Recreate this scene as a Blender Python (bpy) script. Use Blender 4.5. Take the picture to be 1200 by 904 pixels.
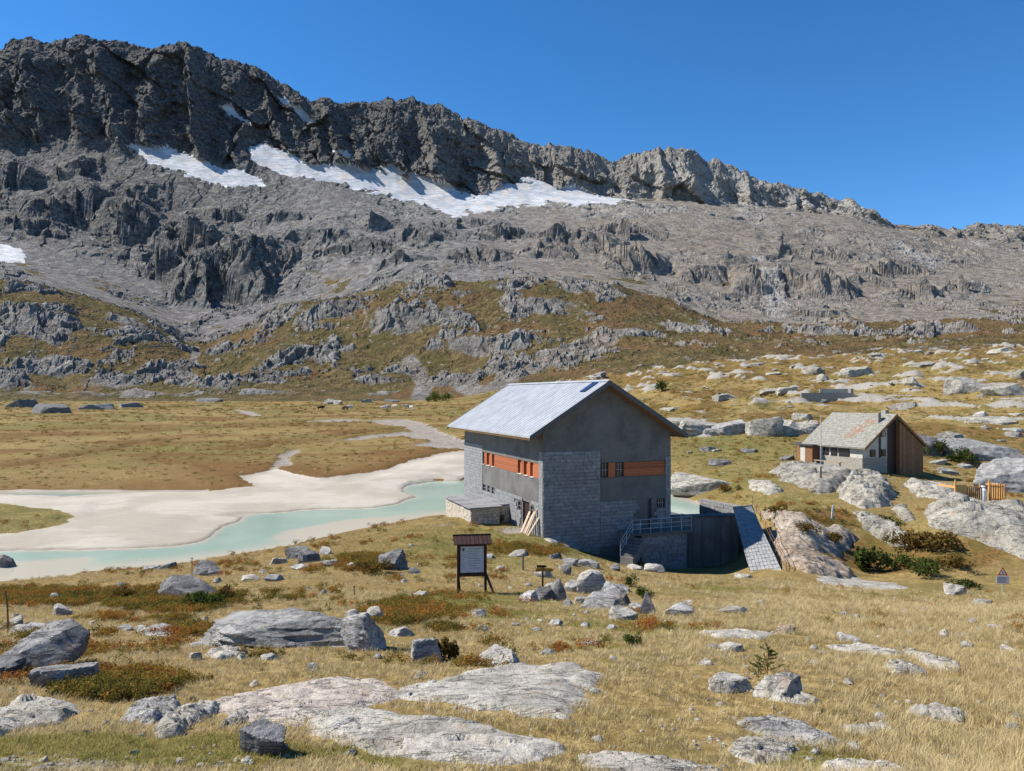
import bpy, bmesh, math, random
import numpy as np
from mathutils import Vector, Matrix

for o in list(bpy.data.objects): bpy.data.objects.remove(o)
random.seed(7); RNG = np.random.default_rng(7)
SC = bpy.context.scene
COL = SC.collection

# ------------------------------------------------------------------ camera (at the origin, looking along +Y)
F, CX, CY = 873.0, 600.0, 464.0          # focal length and principal point in pixels of a 1200 px wide frame
cam = bpy.data.cameras.new('camera'); cam.sensor_width = 36.0
cam.lens = F/1200*36; cam.shift_y = (CY-452)/1200
cam.clip_start = 0.1; cam.clip_end = 20000
camo = bpy.data.objects.new('camera', cam); COL.objects.link(camo)
camo.location = (0, 0, 0); camo.rotation_euler = (math.radians(90), 0, 0)
SC.camera = camo

# ------------------------------------------------------------------ sun and sky
SUN_AZ, SUN_EL = math.radians(8), math.radians(47)      # azimuth from -X towards +Y
sd = Vector((-math.cos(SUN_AZ)*math.cos(SUN_EL), math.sin(SUN_AZ)*math.cos(SUN_EL), math.sin(SUN_EL)))
sun = bpy.data.lights.new('sun', 'SUN'); sun.energy = 4.7; sun.angle = math.radians(0.53); sun.color = (1.0, 0.94, 0.84)
suno = bpy.data.objects.new('sun', sun); COL.objects.link(suno)
suno.rotation_euler = (-sd).to_track_quat('-Z', 'Y').to_euler(); suno.location = (-40, 30, 60)
W = bpy.data.worlds.new('World'); SC.world = W; W.use_nodes = True
wn = W.node_tree.nodes; wl = W.node_tree.links
bgn = wn['Background']; sky = wn.new('ShaderNodeTexSky'); sky.sky_type = 'NISHITA'; sky.sun_disc = False
sky.sun_elevation = SUN_EL; sky.sun_rotation = math.atan2(sd.x, sd.y)
sky.altitude = 2600; sky.air_density = 1.0; sky.dust_density = 0.0; sky.ozone_density = 3.0
hsn = wn.new('ShaderNodeHueSaturation'); hsn.inputs['Saturation'].default_value = 1.28; wl.new(sky.outputs[0], hsn.inputs['Color'])
wl.new(hsn.outputs[0], bgn.inputs[0]); bgn.inputs[1].default_value = 0.105
SC.view_settings.view_transform = 'Standard'; SC.view_settings.look = 'None'
SC.view_settings.exposure = 0.85; SC.view_settings.gamma = 1.0; SC.view_settings.use_curve_mapping = False

# ------------------------------------------------------------------ noise
def _h(ix, iy, s):
    h = (ix.astype(np.uint32)*np.uint32(374761393) + iy.astype(np.uint32)*np.uint32(668265263) + np.uint32((s*2246822519+12345) & 0xffffffff))
    h = (h ^ (h >> np.uint32(13)))*np.uint32(1274126177); h = (h ^ (h >> np.uint32(16)))*np.uint32(2246822519)
    return h ^ (h >> np.uint32(15))
_GX = np.cos(np.arange(16)*math.pi/8).astype(np.float32); _GY = np.sin(np.arange(16)*math.pi/8).astype(np.float32)
def pn(x, y, s=0):
    x = np.asarray(x, np.float64); y = np.asarray(y, np.float64)
    ix = np.floor(x); iy = np.floor(y); fx = (x-ix); fy = (y-iy); ix = ix.astype(np.int64); iy = iy.astype(np.int64)
    u = fx*fx*fx*(fx*(fx*6-15)+10); v = fy*fy*fy*(fy*(fy*6-15)+10)
    def g(i, j):
        k = _h(ix+i, iy+j, s) & np.uint32(15); return _GX[k]*(fx-i)+_GY[k]*(fy-j)
    a = g(0, 0); b = g(1, 0); c = g(0, 1); d = g(1, 1)
    return ((a+(b-a)*u)*(1-v)+(c+(d-c)*u)*v)*1.45
def fbm(x, y, o=4, s=0, gain=.5):
    r = 0; a = 1; n = 0
    for i in range(o):
        r = r+a*pn(x*2**i+i*17.3, y*2**i-i*9.1, s+i*7); n += a; a *= gain
    return r/n
def ridged(x, y, o=5, s=0, gain=.5):
    r = 0; a = 1; n = 0; w = 1
    for i in range(o):
        v = (1-np.abs(pn(x*2**i+i*5.3, y*2**i+i*3.7, s+i*11)))**2
        r = r+a*v*w; w = np.clip(v*1.3, 0, 1); n += a; a *= gain
    return r/n
def worley(x, y, s=0):
    ix = np.floor(x); iy = np.floor(y); d1 = np.full(np.shape(x), 9.); d2 = d1.copy(); idv = np.zeros(np.shape(x))
    for i in (-1, 0, 1):
        for j in (-1, 0, 1):
            cx = (ix+i).astype(np.int64); cy = (iy+j).astype(np.int64); h = _h(cx, cy, s)
            px = cx+.15+.7*(h & np.uint32(1023))/1023.; py = cy+.15+.7*((h >> np.uint32(10)) & np.uint32(1023))/1023.
            d = np.hypot(px-x, py-y); m = d < d1
            d2 = np.where(m, d1, np.minimum(d2, d)); idv = np.where(m, ((h >> np.uint32(20)) & np.uint32(255))/255., idv); d1 = np.where(m, d, d1)
    return d1, d2, idv
def blocky(x, y, s=0):
    """angular blocks: every cell its own level and tilt"""
    ix = np.floor(x); iy = np.floor(y); d1 = np.full(np.shape(x), 9.); val = np.zeros(np.shape(x))
    for i in (-1, 0, 1):
        for j in (-1, 0, 1):
            cx = (ix+i).astype(np.int64); cy = (iy+j).astype(np.int64); h = _h(cx, cy, s)
            qx = cx+.1+.8*(h & np.uint32(255))/255.; qy = cy+.1+.8*((h >> np.uint32(8)) & np.uint32(255))/255.
            ex = x-qx; ey = y-qy; d = np.abs(ex)+np.abs(ey)*.8+.35*np.hypot(ex, ey)
            lv = ((h >> np.uint32(16)) & np.uint32(255))/127.5-1; tx = ((h >> np.uint32(20)) & np.uint32(63))/31.5-1; ty = ((h >> np.uint32(25)) & np.uint32(63))/31.5-1
            m = d < d1; val = np.where(m, lv+1.3*(tx*ex+ty*ey), val); d1 = np.where(m, d, d1)
    return val
def sst(a, b, x):
    t = np.clip((x-a)/(b-a), 0, 1); return t*t*(3-2*t)
def blob(px, py, cx, cy, rx, ry):
    return np.exp(-(((px-cx)/rx)**2+((py-cy)/ry)**2))
def poly_sd(x, y, P):
    """signed distance to a polygon, positive inside"""
    P = np.asarray(P, float); n = len(P); d = np.full(np.shape(x), 1e9); ins = np.zeros(np.shape(x), bool)
    for i in range(n):
        ax, ay = P[i]; bx, by = P[(i+1) % n]; ex, ey = bx-ax, by-ay; wx, wy = x-ax, y-ay
        t = np.clip((wx*ex+wy*ey)/(ex*ex+ey*ey+1e-12), 0, 1); d = np.minimum(d, np.hypot(wx-ex*t, wy-ey*t))
        c = ((ay <= y) & (by > y)) | ((by <= y) & (ay > y))
        xi = ax+(y-ay)/(ey if abs(ey) > 1e-12 else 1e-12)*ex
        ins ^= c & (x < xi)
    return np.where(ins, d, -d)
def line_d(x, y, L):
    d = np.full(np.shape(x), 1e9)
    for (ax, ay), (bx, by) in zip(L[:-1], L[1:]):
        ex, ey = bx-ax, by-ay; t = np.clip(((x-ax)*ex+(y-ay)*ey)/(ex*ex+ey*ey+1e-12), 0, 1)
        d = np.minimum(d, np.hypot(x-ax-ex*t, y-ay-ey*t))
    return d
def pchip(xk, yk, x):
    """monotone cubic along the last axis of yk; xk increasing"""
    xk = np.asarray(xk, float); h = np.diff(xk); dl = np.diff(yk, axis=-1)/h
    m = np.zeros_like(yk); w1 = 2*h[1:]+h[:-1]; w2 = h[1:]+2*h[:-1]
    same = (dl[..., :-1]*dl[..., 1:]) > 0
    with np.errstate(divide='ignore', invalid='ignore'):
        hm = (w1+w2)/(w1/dl[..., :-1]+w2/dl[..., 1:])
    m[..., 1:-1] = np.where(same, np.nan_to_num(hm), 0); m[..., 0] = dl[..., 0]; m[..., -1] = dl[..., -1]
    k = np.clip(np.searchsorted(xk, x)-1, 0, len(xk)-2); t = (x-xk[k])/h[k]
    return ((2*t**3-3*t**2+1)*yk[..., k]+(t**3-2*t**2+t)*h[k]*m[..., k]+(-2*t**3+3*t**2)*yk[..., k+1]+(t**3-t**2)*h[k]*m[..., k+1])

# ------------------------------------------------------------------ node helpers
class NT:
    def __init__(s, name):
        s.m = bpy.data.materials.new(name); s.m.use_nodes = True; s.t = s.m.node_tree; s.n = s.t.nodes; s.l = s.t.links
        s.b = s.n['Principled BSDF']; s.b.inputs['Roughness'].default_value = .85; s.b.inputs['Specular IOR Level'].default_value = .25
        s.pos = s.n.new('ShaderNodeNewGeometry').outputs['Position']
    def set(s, sock, v):
        if isinstance(v, bpy.types.NodeSocket): s.l.new(v, sock)
        elif isinstance(v, tuple) and len(v) == 3 and sock.type == 'RGBA': sock.default_value = (*v, 1)
        else: sock.default_value = v
    def noise(s, sc, det=4, rough=.55, vec=None, dist=0.):
        n = s.n.new('ShaderNodeTexNoise'); n.inputs['Scale'].default_value = sc; n.inputs['Detail'].default_value = det
        n.inputs['Roughness'].default_value = rough; n.inputs['Distortion'].default_value = dist
        s.l.new(vec or s.pos, n.inputs['Vector']); return n.outputs['Fac']
    def vor(s, sc, feat='F1', vec=None, out='Distance', rnd=1.):
        n = s.n.new('ShaderNodeTexVoronoi'); n.feature = feat; n.inputs['Scale'].default_value = sc; n.inputs['Randomness'].default_value = rnd
        s.l.new(vec or s.pos, n.inputs['Vector']); return n.outputs[out]
    def scale(s, v3, vec=None):
        n = s.n.new('ShaderNodeVectorMath'); n.operation = 'MULTIPLY'; s.l.new(vec or s.pos, n.inputs[0]); n.inputs[1].default_value = v3; return n.outputs[0]
    def mix(s, f, a, b, mode='MIX'):
        n = s.n.new('ShaderNodeMix'); n.data_type = 'RGBA'; n.blend_type = mode; n.clamp_factor = True
        s.set(n.inputs[0], f); s.set(n.inputs[6], a); s.set(n.inputs[7], b); return n.outputs[2]
    def math(s, op, a, b=0., c=0.):
        n = s.n.new('ShaderNodeMath'); n.operation = op; s.set(n.inputs[0], a); s.set(n.inputs[1], b); s.set(n.inputs[2], c); return n.outputs[0]
    def ramp(s, f, lo, hi, a=0., b=1.):
        n = s.n.new('ShaderNodeMapRange'); n.interpolation_type = 'SMOOTHSTEP'; s.set(n.inputs[0], f)
        n.inputs[1].default_value = lo; n.inputs[2].default_value = hi; n.inputs[3].default_value = a; n.inputs[4].default_value = b; return n.outputs[0]
    def attr(s, name, kind='GEOMETRY'):
        n = s.n.new('ShaderNodeAttribute'); n.attribute_name = name; n.attribute_type = kind; return n
    def sep(s, col):
        n = s.n.new('ShaderNodeSeparateColor'); s.l.new(col, n.inputs[0]); return n.outputs
    def hsv(s, col, h=.5, sa=1., v=1.):
        n = s.n.new('ShaderNodeHueSaturation'); s.set(n.inputs['Hue'], h); s.set(n.inputs['Saturation'], sa); s.set(n.inputs['Value'], v); s.set(n.inputs['Color'], col); return n.outputs[0]
    def bump(s, h, strength=.5, dist=.05, prev=None):
        n = s.n.new('ShaderNodeBump'); n.inputs['Strength'].default_value = strength; n.inputs['Distance'].default_value = dist
        s.l.new(h, n.inputs['Height'])
        if prev: s.l.new(prev, n.inputs['Normal'])
        return n.outputs[0]
    def out(s, col=None, nor=None, rough=None, spec=None):
        if col is not None: s.set(s.b.inputs['Base Color'], col)
        if nor is not None: s.l.new(nor, s.b.inputs['Normal'])
        if rough is not None: s.set(s.b.inputs['Roughness'], rough)
        if spec is not None: s.set(s.b.inputs['Specular IOR Level'], spec)
        return s.m

# ------------------------------------------------------------------ object helpers
def mesh_obj(name, V, Fc, mat=None, parent=None, smooth=False):
    me = bpy.data.meshes.new(name); me.from_pydata([tuple(v) for v in V], [], [tuple(f) for f in Fc]); me.update()
    return link(name, me, mat, parent, smooth)
def link(name, me, mat=None, parent=None, smooth=False):
    if mat is not None and not me.materials: me.materials.append(mat)
    if smooth and len(me.polygons): me.polygons.foreach_set('use_smooth', np.ones(len(me.polygons), bool))
    o = bpy.data.objects.new(name, me); COL.objects.link(o)
    if parent is not None: o.parent = parent
    return o
def np_mesh(name, V, Q, mat, smooth=True):
    """V (n,3), Q (m,k) numpy"""
    me = bpy.data.meshes.new(name); k = Q.shape[1]
    me.vertices.add(len(V)); me.vertices.foreach_set('co', np.ascontiguousarray(V, np.float32).ravel())
    me.loops.add(Q.size); me.loops.foreach_set('vertex_index', np.ascontiguousarray(Q, np.int32).ravel())
    me.polygons.add(len(Q)); me.polygons.foreach_set('loop_start', np.arange(0, Q.size, k, dtype=np.int32))
    me.update(calc_edges=True); me.validate()
    if mat: me.materials.append(mat)
    me.polygons.foreach_set('use_smooth', np.full(len(me.polygons), smooth))
    return me
def set_col(me, name, rgb):
    a = me.attributes.new(name, 'FLOAT_COLOR', 'POINT'); c = np.ones((len(me.vertices), 4), np.float32); c[:, :3] = rgb; a.data.foreach_set('color', c.ravel())
def tag(o, label, cat, group=None):
    o['label'] = label; o['category'] = cat
    if group: o['group'] = group
    return o
def structure(o): o['kind'] = 'structure'; return o
def stuff(o, label=None, cat=None):
    o['kind'] = 'stuff'
    if label: o['label'] = label; o['category'] = cat
    return o
def empty(name, loc, rz=0.):
    o = bpy.data.objects.new(name, None); COL.objects.link(o); o.location = loc; o.rotation_euler = (0, 0, rz); o.empty_display_size = .3; return o
class MB:
    """collects simple solids into one mesh"""
    def __init__(s): s.V = []; s.F = []
    def hexa(s, p):
        b = len(s.V); s.V += [tuple(q) for q in p]
        s.F += [tuple(b+i for i in f) for f in ((0, 3, 2, 1), (4, 5, 6, 7), (0, 1, 5, 4), (1, 2, 6, 5), (2, 3, 7, 6), (3, 0, 4, 7))]; return s
    def box(s, x0, x1, y0, y1, z0, z1):
        return s.hexa([(x0, y0, z0), (x1, y0, z0), (x1, y1, z0), (x0, y1, z0), (x0, y0, z1), (x1, y0, z1), (x1, y1, z1), (x0, y1, z1)])
    def bar(s, a, b, w, d=None, n=4):
        a = Vector(a); b = Vector(b); d = d or w; ax = (b-a).normalized(); up = Vector((0, 0, 1)) if abs(ax.z) < .95 else Vector((0, 1, 0))
        s1 = ax.cross(up).normalized(); s2 = s1.cross(ax).normalized(); k = len(s.V)
        ang = [(i+.5)*2*math.pi/n for i in range(n)]; r = 1/math.cos(math.pi/n) if n == 4 else 1
        for q in (a, b):
            for t in ang: s.V.append(tuple(q+s1*math.cos(t)*w/2*r+s2*math.sin(t)*d/2*r))
        s.F += [(k+i, k+(i+1) % n, k+n+(i+1) % n, k+n+i) for i in range(n)]+[tuple(k+i for i in reversed(range(n))), tuple(k+n+i for i in range(n))]; return s
    def prism(s, poly, axis, a0, a1):
        """poly in the two other axes, extruded along axis"""
        k = len(s.V); n = len(poly)
        for a in (a0, a1):
            for (p, q) in poly: s.V.append({'x': (a, p, q), 'y': (p, a, q), 'z': (p, q, a)}[axis])
        s.F += [(k+i, k+(i+1) % n, k+n+(i+1) % n, k+n+i) for i in range(n)]+[tuple(k+i for i in reversed(range(n))), tuple(k+n+i for i in range(n))]; return s
    def quadslab(s, p, th):
        """thin slab from 4 points, thickness along -normal"""
        p = [Vector(q) for q in p]; n = (p[1]-p[0]).cross(p[3]-p[0]).normalized()*th
        return s.hexa([q-n for q in p]+p)
    def build(s, name, mat, parent=None, bevel=0.):
        o = mesh_obj(name, s.V, s.F, mat, parent)
        bm = bmesh.new(); bm.from_mesh(o.data); bmesh.ops.recalc_face_normals(bm, faces=bm.faces)
        if bevel: bmesh.ops.bevel(bm, geom=list(bm.edges), offset=bevel, segments=1, affect='EDGES')
        bm.to_mesh(o.data); bm.free(); return o
# ================================================================== TERRAIN
LAKE = -11.3
def zpy(z, Y): return CY-z*F/Y
_C = lambda v: [(600, v)]
RIDGE = [(-400, 150), (-200, 95), (-60, 75), (0, 62), (8, 56), (17, 42), (30, 46), (50, 52), (80, 50), (105, 47), (122, 54), (132, 45), (150, 52), (165, 57), (190, 58), (215, 55), (250, 65), (275, 70), (300, 80), (320, 95), (345, 108), (360, 117), (370, 115), (400, 119), (435, 125), (460, 122), (482, 114), (510, 124), (550, 140), (600, 162), (630, 172), (650, 171), (665, 172), (690, 178), (712, 187), (740, 180), (765, 177), (790, 178), (815, 173), (830, 185), (850, 194), (870, 202), (910, 217), (950, 227), (990, 237), (1025, 252), (1050, 263), (1075, 270), (1100, 271), (1125, 272), (1147, 262), (1170, 264), (1200, 267), (1300, 275), (1600, 300)]
CREST = [(-400, 300), (0, 328), (60, 338), (100, 350), (160, 368), (200, 392), (225, 412), (240, 405), (270, 392), (300, 378), (350, 358), (400, 352), (450, 340), (500, 330), (600, 333), (650, 330), (700, 334), (750, 342), (800, 362), (850, 378), (900, 381), (1000, 381), (1100, 378), (1200, 376), (1600, 360)]
ROWS = [
 (1.5, _C(zpy(-2.05, 1.5))), (3, _C(zpy(-2.3, 3))), (4.5, _C(zpy(-2.66, 4.5))), (6, _C(904)), (8.4, _C(830)), (11, _C(780)), (14, _C(752)), (17, [(0, 737), (300, 733), (1200, 734)]),
 (22, [(0, 718), (300, 710), (600, 712), (900, 716), (1200, 720)]),
 (28.7, [(0, 707), (300, 694), (400, 695), (553, 697), (700, 704), (900, 708), (1200, 713)]),
 (36, [(0, 698), (200, 683), (300, 677), (400, 672), (553, 672), (640, 674), (700, 682), (760, 689), (850, 692), (1000, 698), (1100, 702), (1200, 705)]),
 (44, [(-300, 686), (0, 683), (200, 665), (300, 661), (400, 653), (553, 651), (640, 652), (700, 666), (760, 677), (850, 681), (920, 682), (1000, 690), (1100, 692), (1200, 694)]),
 (50, [(-300, 675), (0, 672), (100, 668), (200, 661), (300, 653), (400, 641), (500, 635), (560, 637), (640, 637), (700, 657), (760, 673), (850, 675), (890, 674), (925, 660), (960, 672), (1000, 684), (1060, 684), (1100, 682), (1200, 680)]),
 (56, [(0, 654), (200, 653), (300, 646), (400, 631), (500, 621), (560, 622), (640, 627), (700, 652), (760, 668), (872, 669), (910, 618), (950, 640), (1000, 668), (1050, 665), (1100, 640), (1200, 640)]),
 (62, [(0, 635), (200, 636), (300, 635), (400, 624), (500, 609), (560, 608), (640, 612), (700, 645), (760, 664), (850, 662), (878, 640), (905, 596), (950, 605), (1000, 618), (1040, 620), (1100, 594), (1200, 597)]),
 (70, [(0, 617), (400, 617), (460, 612), (500, 604), (560, 604), (640, 610), (700, 626), (820, 630), (850, 612), (900, 582), (950, 586), (1000, 582), (1040, 586), (1100, 583), (1200, 586)]),
 (80, [(0, 598), (560, 598), (700, 598), (780, 598), (820, 585), (860, 572), (900, 562), (1000, 560), (1100, 571), (1200, 574)]),
 (95, [(0, 561), (430, 561), (480, 574), (560, 577), (700, 574), (760, 566), (820, 548), (900, 540), (1000, 546), (1050, 550), (1100, 556), (1200, 560)]),
 (110, [(0, 546), (600, 546), (700, 545), (800, 524), (900, 520), (1000, 514), (1100, 512), (1200, 508)]),
 (150, [(0, 518), (600, 517), (700, 513), (800, 494), (900, 488), (1000, 487), (1100, 482), (1200, 476)]),
 (200, [(0, 498), (560, 497), (600, 495), (700, 489), (800, 471), (900, 467), (1000, 464), (1100, 458), (1200, 452)]),
 (300, [(0, 480), (500, 480), (550, 478), (600, 472), (700, 462), (800, 450), (900, 444), (1000, 440), (1100, 433), (1200, 428)]),
 (450, [(0, 470), (480, 470), (540, 466), (600, 453), (700, 440), (800, 427), (900, 420), (1000, 415), (1100, 410), (1200, 405)]),
 (600, [(0, 432), (60, 440), (100, 440), (200, 447), (300, 440), (400, 438), (500, 434), (600, 420), (700, 402), (800, 398), (900, 401), (1000, 398), (1100, 394), (1200, 391)]),
 (850, CREST), (950, [(p, q+(5 if 280 < p < 780 else -1)) for p, q in CREST]),
 (1200, [(-400, 280), (0, 312), (100, 332), (200, 372), (300, 366), (400, 345), (500, 312), (600, 314), (700, 322), (800, 346), (900, 352), (1000, 352), (1100, 352), (1200, 352), (1600, 340)]),
 (1500, [(-400, 240), (0, 258), (100, 280), (200, 300), (240, 315), (300, 285), (400, 275), (500, 272), (600, 276), (700, 282), (800, 290), (900, 298), (1000, 305), (1100, 316), (1200, 322), (1600, 330)]),
 (1800, [(-400, 200), (0, 186), (100, 185), (200, 196), (300, 206), (400, 217), (500, 236), (600, 240), (700, 239), (800, 242), (900, 249), (1000, 258), (1100, 283), (1200, 290), (1600, 310)]),
 (1965, [(-400, 165), (0, 110), (100, 100), (200, 108), (300, 138), (400, 160), (500, 178), (600, 205), (680, 224), (740, 233), (800, 235), (900, 243), (1000, 254), (1060, 276), (1100, 280), (1200, 284), (1600, 308)]),
 (2050, RIDGE), (2250, [(p, q+60) for p, q in RIDGE]), (2500, [(p, q+150) for p, q in RIDGE]),
]
PXG = np.arange(-500, 1701, 4.0)
_YK = np.array([r[0] for r in ROWS])
_TAB = np.array([np.interp(PXG, *zip(*r[1])) for r in ROWS])          # rows x px
def _gsm(a, s):
    k = np.arange(-int(3*s), int(3*s)+1); w = np.exp(-.5*(k/s)**2); w /= w.sum(); p = np.pad(a, len(k)//2, mode='edge'); return np.convolve(p, w, 'valid')
for i, (Yv, _) in enumerate(ROWS):
    _TAB[i] = _gsm(_TAB[i], 1.0 if Yv >= 2050 else (3 if Yv in (850, 950) else 5))
_ri = [i for i, r in enumerate(ROWS) if r[0] == 2050][0]; _TAB[_ri] += 2.6*blocky(PXG/26., PXG*0+.4, 771)+1.6*blocky(PXG/9., PXG*0+.2, 772)
LYG = np.linspace(math.log(1.5), math.log(2500), 900); YG = np.exp(LYG)
_iv = 1/_YK[::-1]
TABLE = pchip(_iv, _TAB[::-1].T.copy(), 1/YG)                          # px x Y
def base_py(px, Y):
    a = np.clip((px-PXG[0])/4.0, 0, len(PXG)-1.001); b = np.clip((np.log(np.maximum(Y, 1.5))-LYG[0])/(LYG[1]-LYG[0]), 0, len(LYG)-1.001)
    i = a.astype(int); j = b.astype(int); fa = a-i; fb = b-j
    return (TABLE[i, j]*(1-fb)+TABLE[i, j+1]*fb)*(1-fa)+(TABLE[i+1, j]*(1-fb)+TABLE[i+1, j+1]*fb)*fa

# the flood plain: levels by distance and the outlines of sand, gravel and channels
_ZY = np.array([40, 80, 95, 110, 150, 200, 300, 450]); _ZZ = np.array([-11.3, -11.22, -11.0, -10.65, -9.65, -8.1, -5.75, -3.3])
_zpy = zpy(_ZZ, _ZY)
_fy = np.linspace(40, 450, 2000); _fp = zpy(np.interp(_fy, _ZY, _ZZ), _fy)
def flood(px, py):
    Y = float(np.interp(py, _fp[::-1], _fy[::-1])); return ((px-CX)/F*Y, Y)
SAND = [flood(*p) for p in [(-330, 588), (-150, 584), (0, 579), (75, 581), (165, 576), (225, 576), (300, 571), (284, 560), (322, 551), (350, 557), (375, 563), (420, 556), (455, 550), (485, 541), (515, 533), (548, 529), (575, 540), (560, 552), (535, 560), (508, 560), (478, 567), (470, 573), (488, 582), (470, 590), (440, 595), (350, 598), (292, 604), (262, 620), (240, 636), (185, 643), (110, 645), (40, 646), (-330, 650)]]
ISLE = [flood(*p) for p in [(-330, 590), (0, 592), (60, 599), (96, 610), (70, 622), (20, 630), (-330, 640)]]
BAR1 = [flood(*p) for p in [(-200, 668), (0, 661), (60, 657), (100, 654), (95, 660), (60, 668), (20, 676), (-200, 684)]]
BAR2 = [flood(*p) for p in [(330, 630), (345, 620), (400, 611), (440, 606), (470, 604), (440, 614), (400, 622), (350, 634)]]
CHAN = [flood(*p) for p in [(292, 603), (240, 603), (190, 602), (150, 601), (120, 606), (125, 592)]]
CHAN2 = [flood(*p) for p in [(540, 556), (520, 552), (470, 548), (440, 556), (410, 566), (350, 573), (270, 580)]]
GRAV = [[flood(*p) for p in q] for q in (
 [(430, 494), (470, 492), (500, 497), (520, 508), (540, 515), (560, 522), (565, 530), (520, 528), (480, 524), (505, 520), (470, 513), (430, 517), (395, 520), (380, 522), (420, 513), (480, 507), (470, 502), (440, 498)],
 [(272, 480), (296, 483), (310, 489), (296, 490), (280, 485)],
 [(345, 495), (400, 492), (440, 494), (400, 497)],
 [(326, 534), (350, 527), (352, 533), (342, 541), (350, 547), (326, 549), (318, 553), (318, 545)])]
BANKS = [[flood(*p) for p in q] for q in ([(-40, 552), (30, 545), (80, 536), (130, 528), (170, 519), (200, 516)], [(265, 528), (300, 526), (322, 521), (350, 520)], [(60, 505), (120, 502), (180, 504)], [(395, 512), (430, 508), (470, 504)], [(300, 498), (360, 500), (420, 502)], [(-40, 520), (40, 512), (110, 511)], [(180, 540), (240, 545), (270, 552)])]

# outcrop crags built into the terrain: px, Y, half width px, length up-slope m, height m (steep towards the valley)
CRAGS = [(560, 640, 60, 40, 9), (470, 700, 45, 50, 10), (390, 760, 40, 45, 12), (330, 800, 35, 50, 12), (640, 720, 60, 40, 9), (700, 780, 40, 40, 7), (500, 800, 30, 30, 8), (600, 810, 40, 35, 7), (440, 560, 40, 26, 5), (530, 540, 50, 25, 5), (300, 560, 40, 26, 5), (350, 640, 50, 26, 6),
 (60, 600, 60, 40, 10), (30, 700, 60, 50, 12), (130, 560, 50, 36, 7), (200, 620, 40, 30, 7), (10, 520, 50, 30, 8), (260, 540, 40, 25, 5), (150, 760, 40, 30, 8),
 (300, 500, 70, 14, 4), (100, 480, 40, 20, 7), (30, 470, 50, 24, 6), (160, 490, 35, 18, 6), (200, 480, 25, 12, 4),
 (650, 560, 40, 30, 7), (740, 620, 50, 30, 6), (830, 640, 45, 28, 6), (980, 640, 50, 26, 6), (1090, 620, 60, 24, 5),
 (680, 1420, 55, 110, 34), (745, 1330, 40, 90, 34), (640, 1350, 36, 80, 26), (590, 1480, 36, 60, 24), (560, 1300, 40, 60, 22), (820, 1320, 30, 60, 24), (905, 1270, 50, 120, 42), (960, 1240, 45, 100, 36), (1010, 1330, 40, 60, 16), (1070, 1230, 35, 60, 22), (1130, 1280, 30, 50, 18), (870, 1420, 40, 60, 20), (940, 1500, 60, 60, 18), (1050, 1440, 50, 50, 12), (730, 1560, 50, 60, 18),
 (260, 1330, 60, 170, 85), (225, 1480, 50, 140, 75), (150, 1560, 45, 120, 62), (105, 1620, 40, 90, 50), (310, 1420, 40, 90, 36), (190, 1400, 35, 90, 44), (60, 1560, 35, 70, 40), (360, 1500, 50, 60, 22), (430, 1560, 60, 60, 20), (420, 1400, 40, 50, 16), (500, 1450, 50, 60, 18), (540, 1580, 60, 50, 16), (470, 1300, 40, 40, 12), (20, 1700, 40, 60, 34), (90, 1740, 36, 60, 30), (160, 1690, 40, 60, 30), (40, 1480, 40, 60, 26), (-30, 1600, 40, 60, 30), (250, 1640, 40, 50, 22), (330, 1600, 40, 50, 20)]

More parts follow.
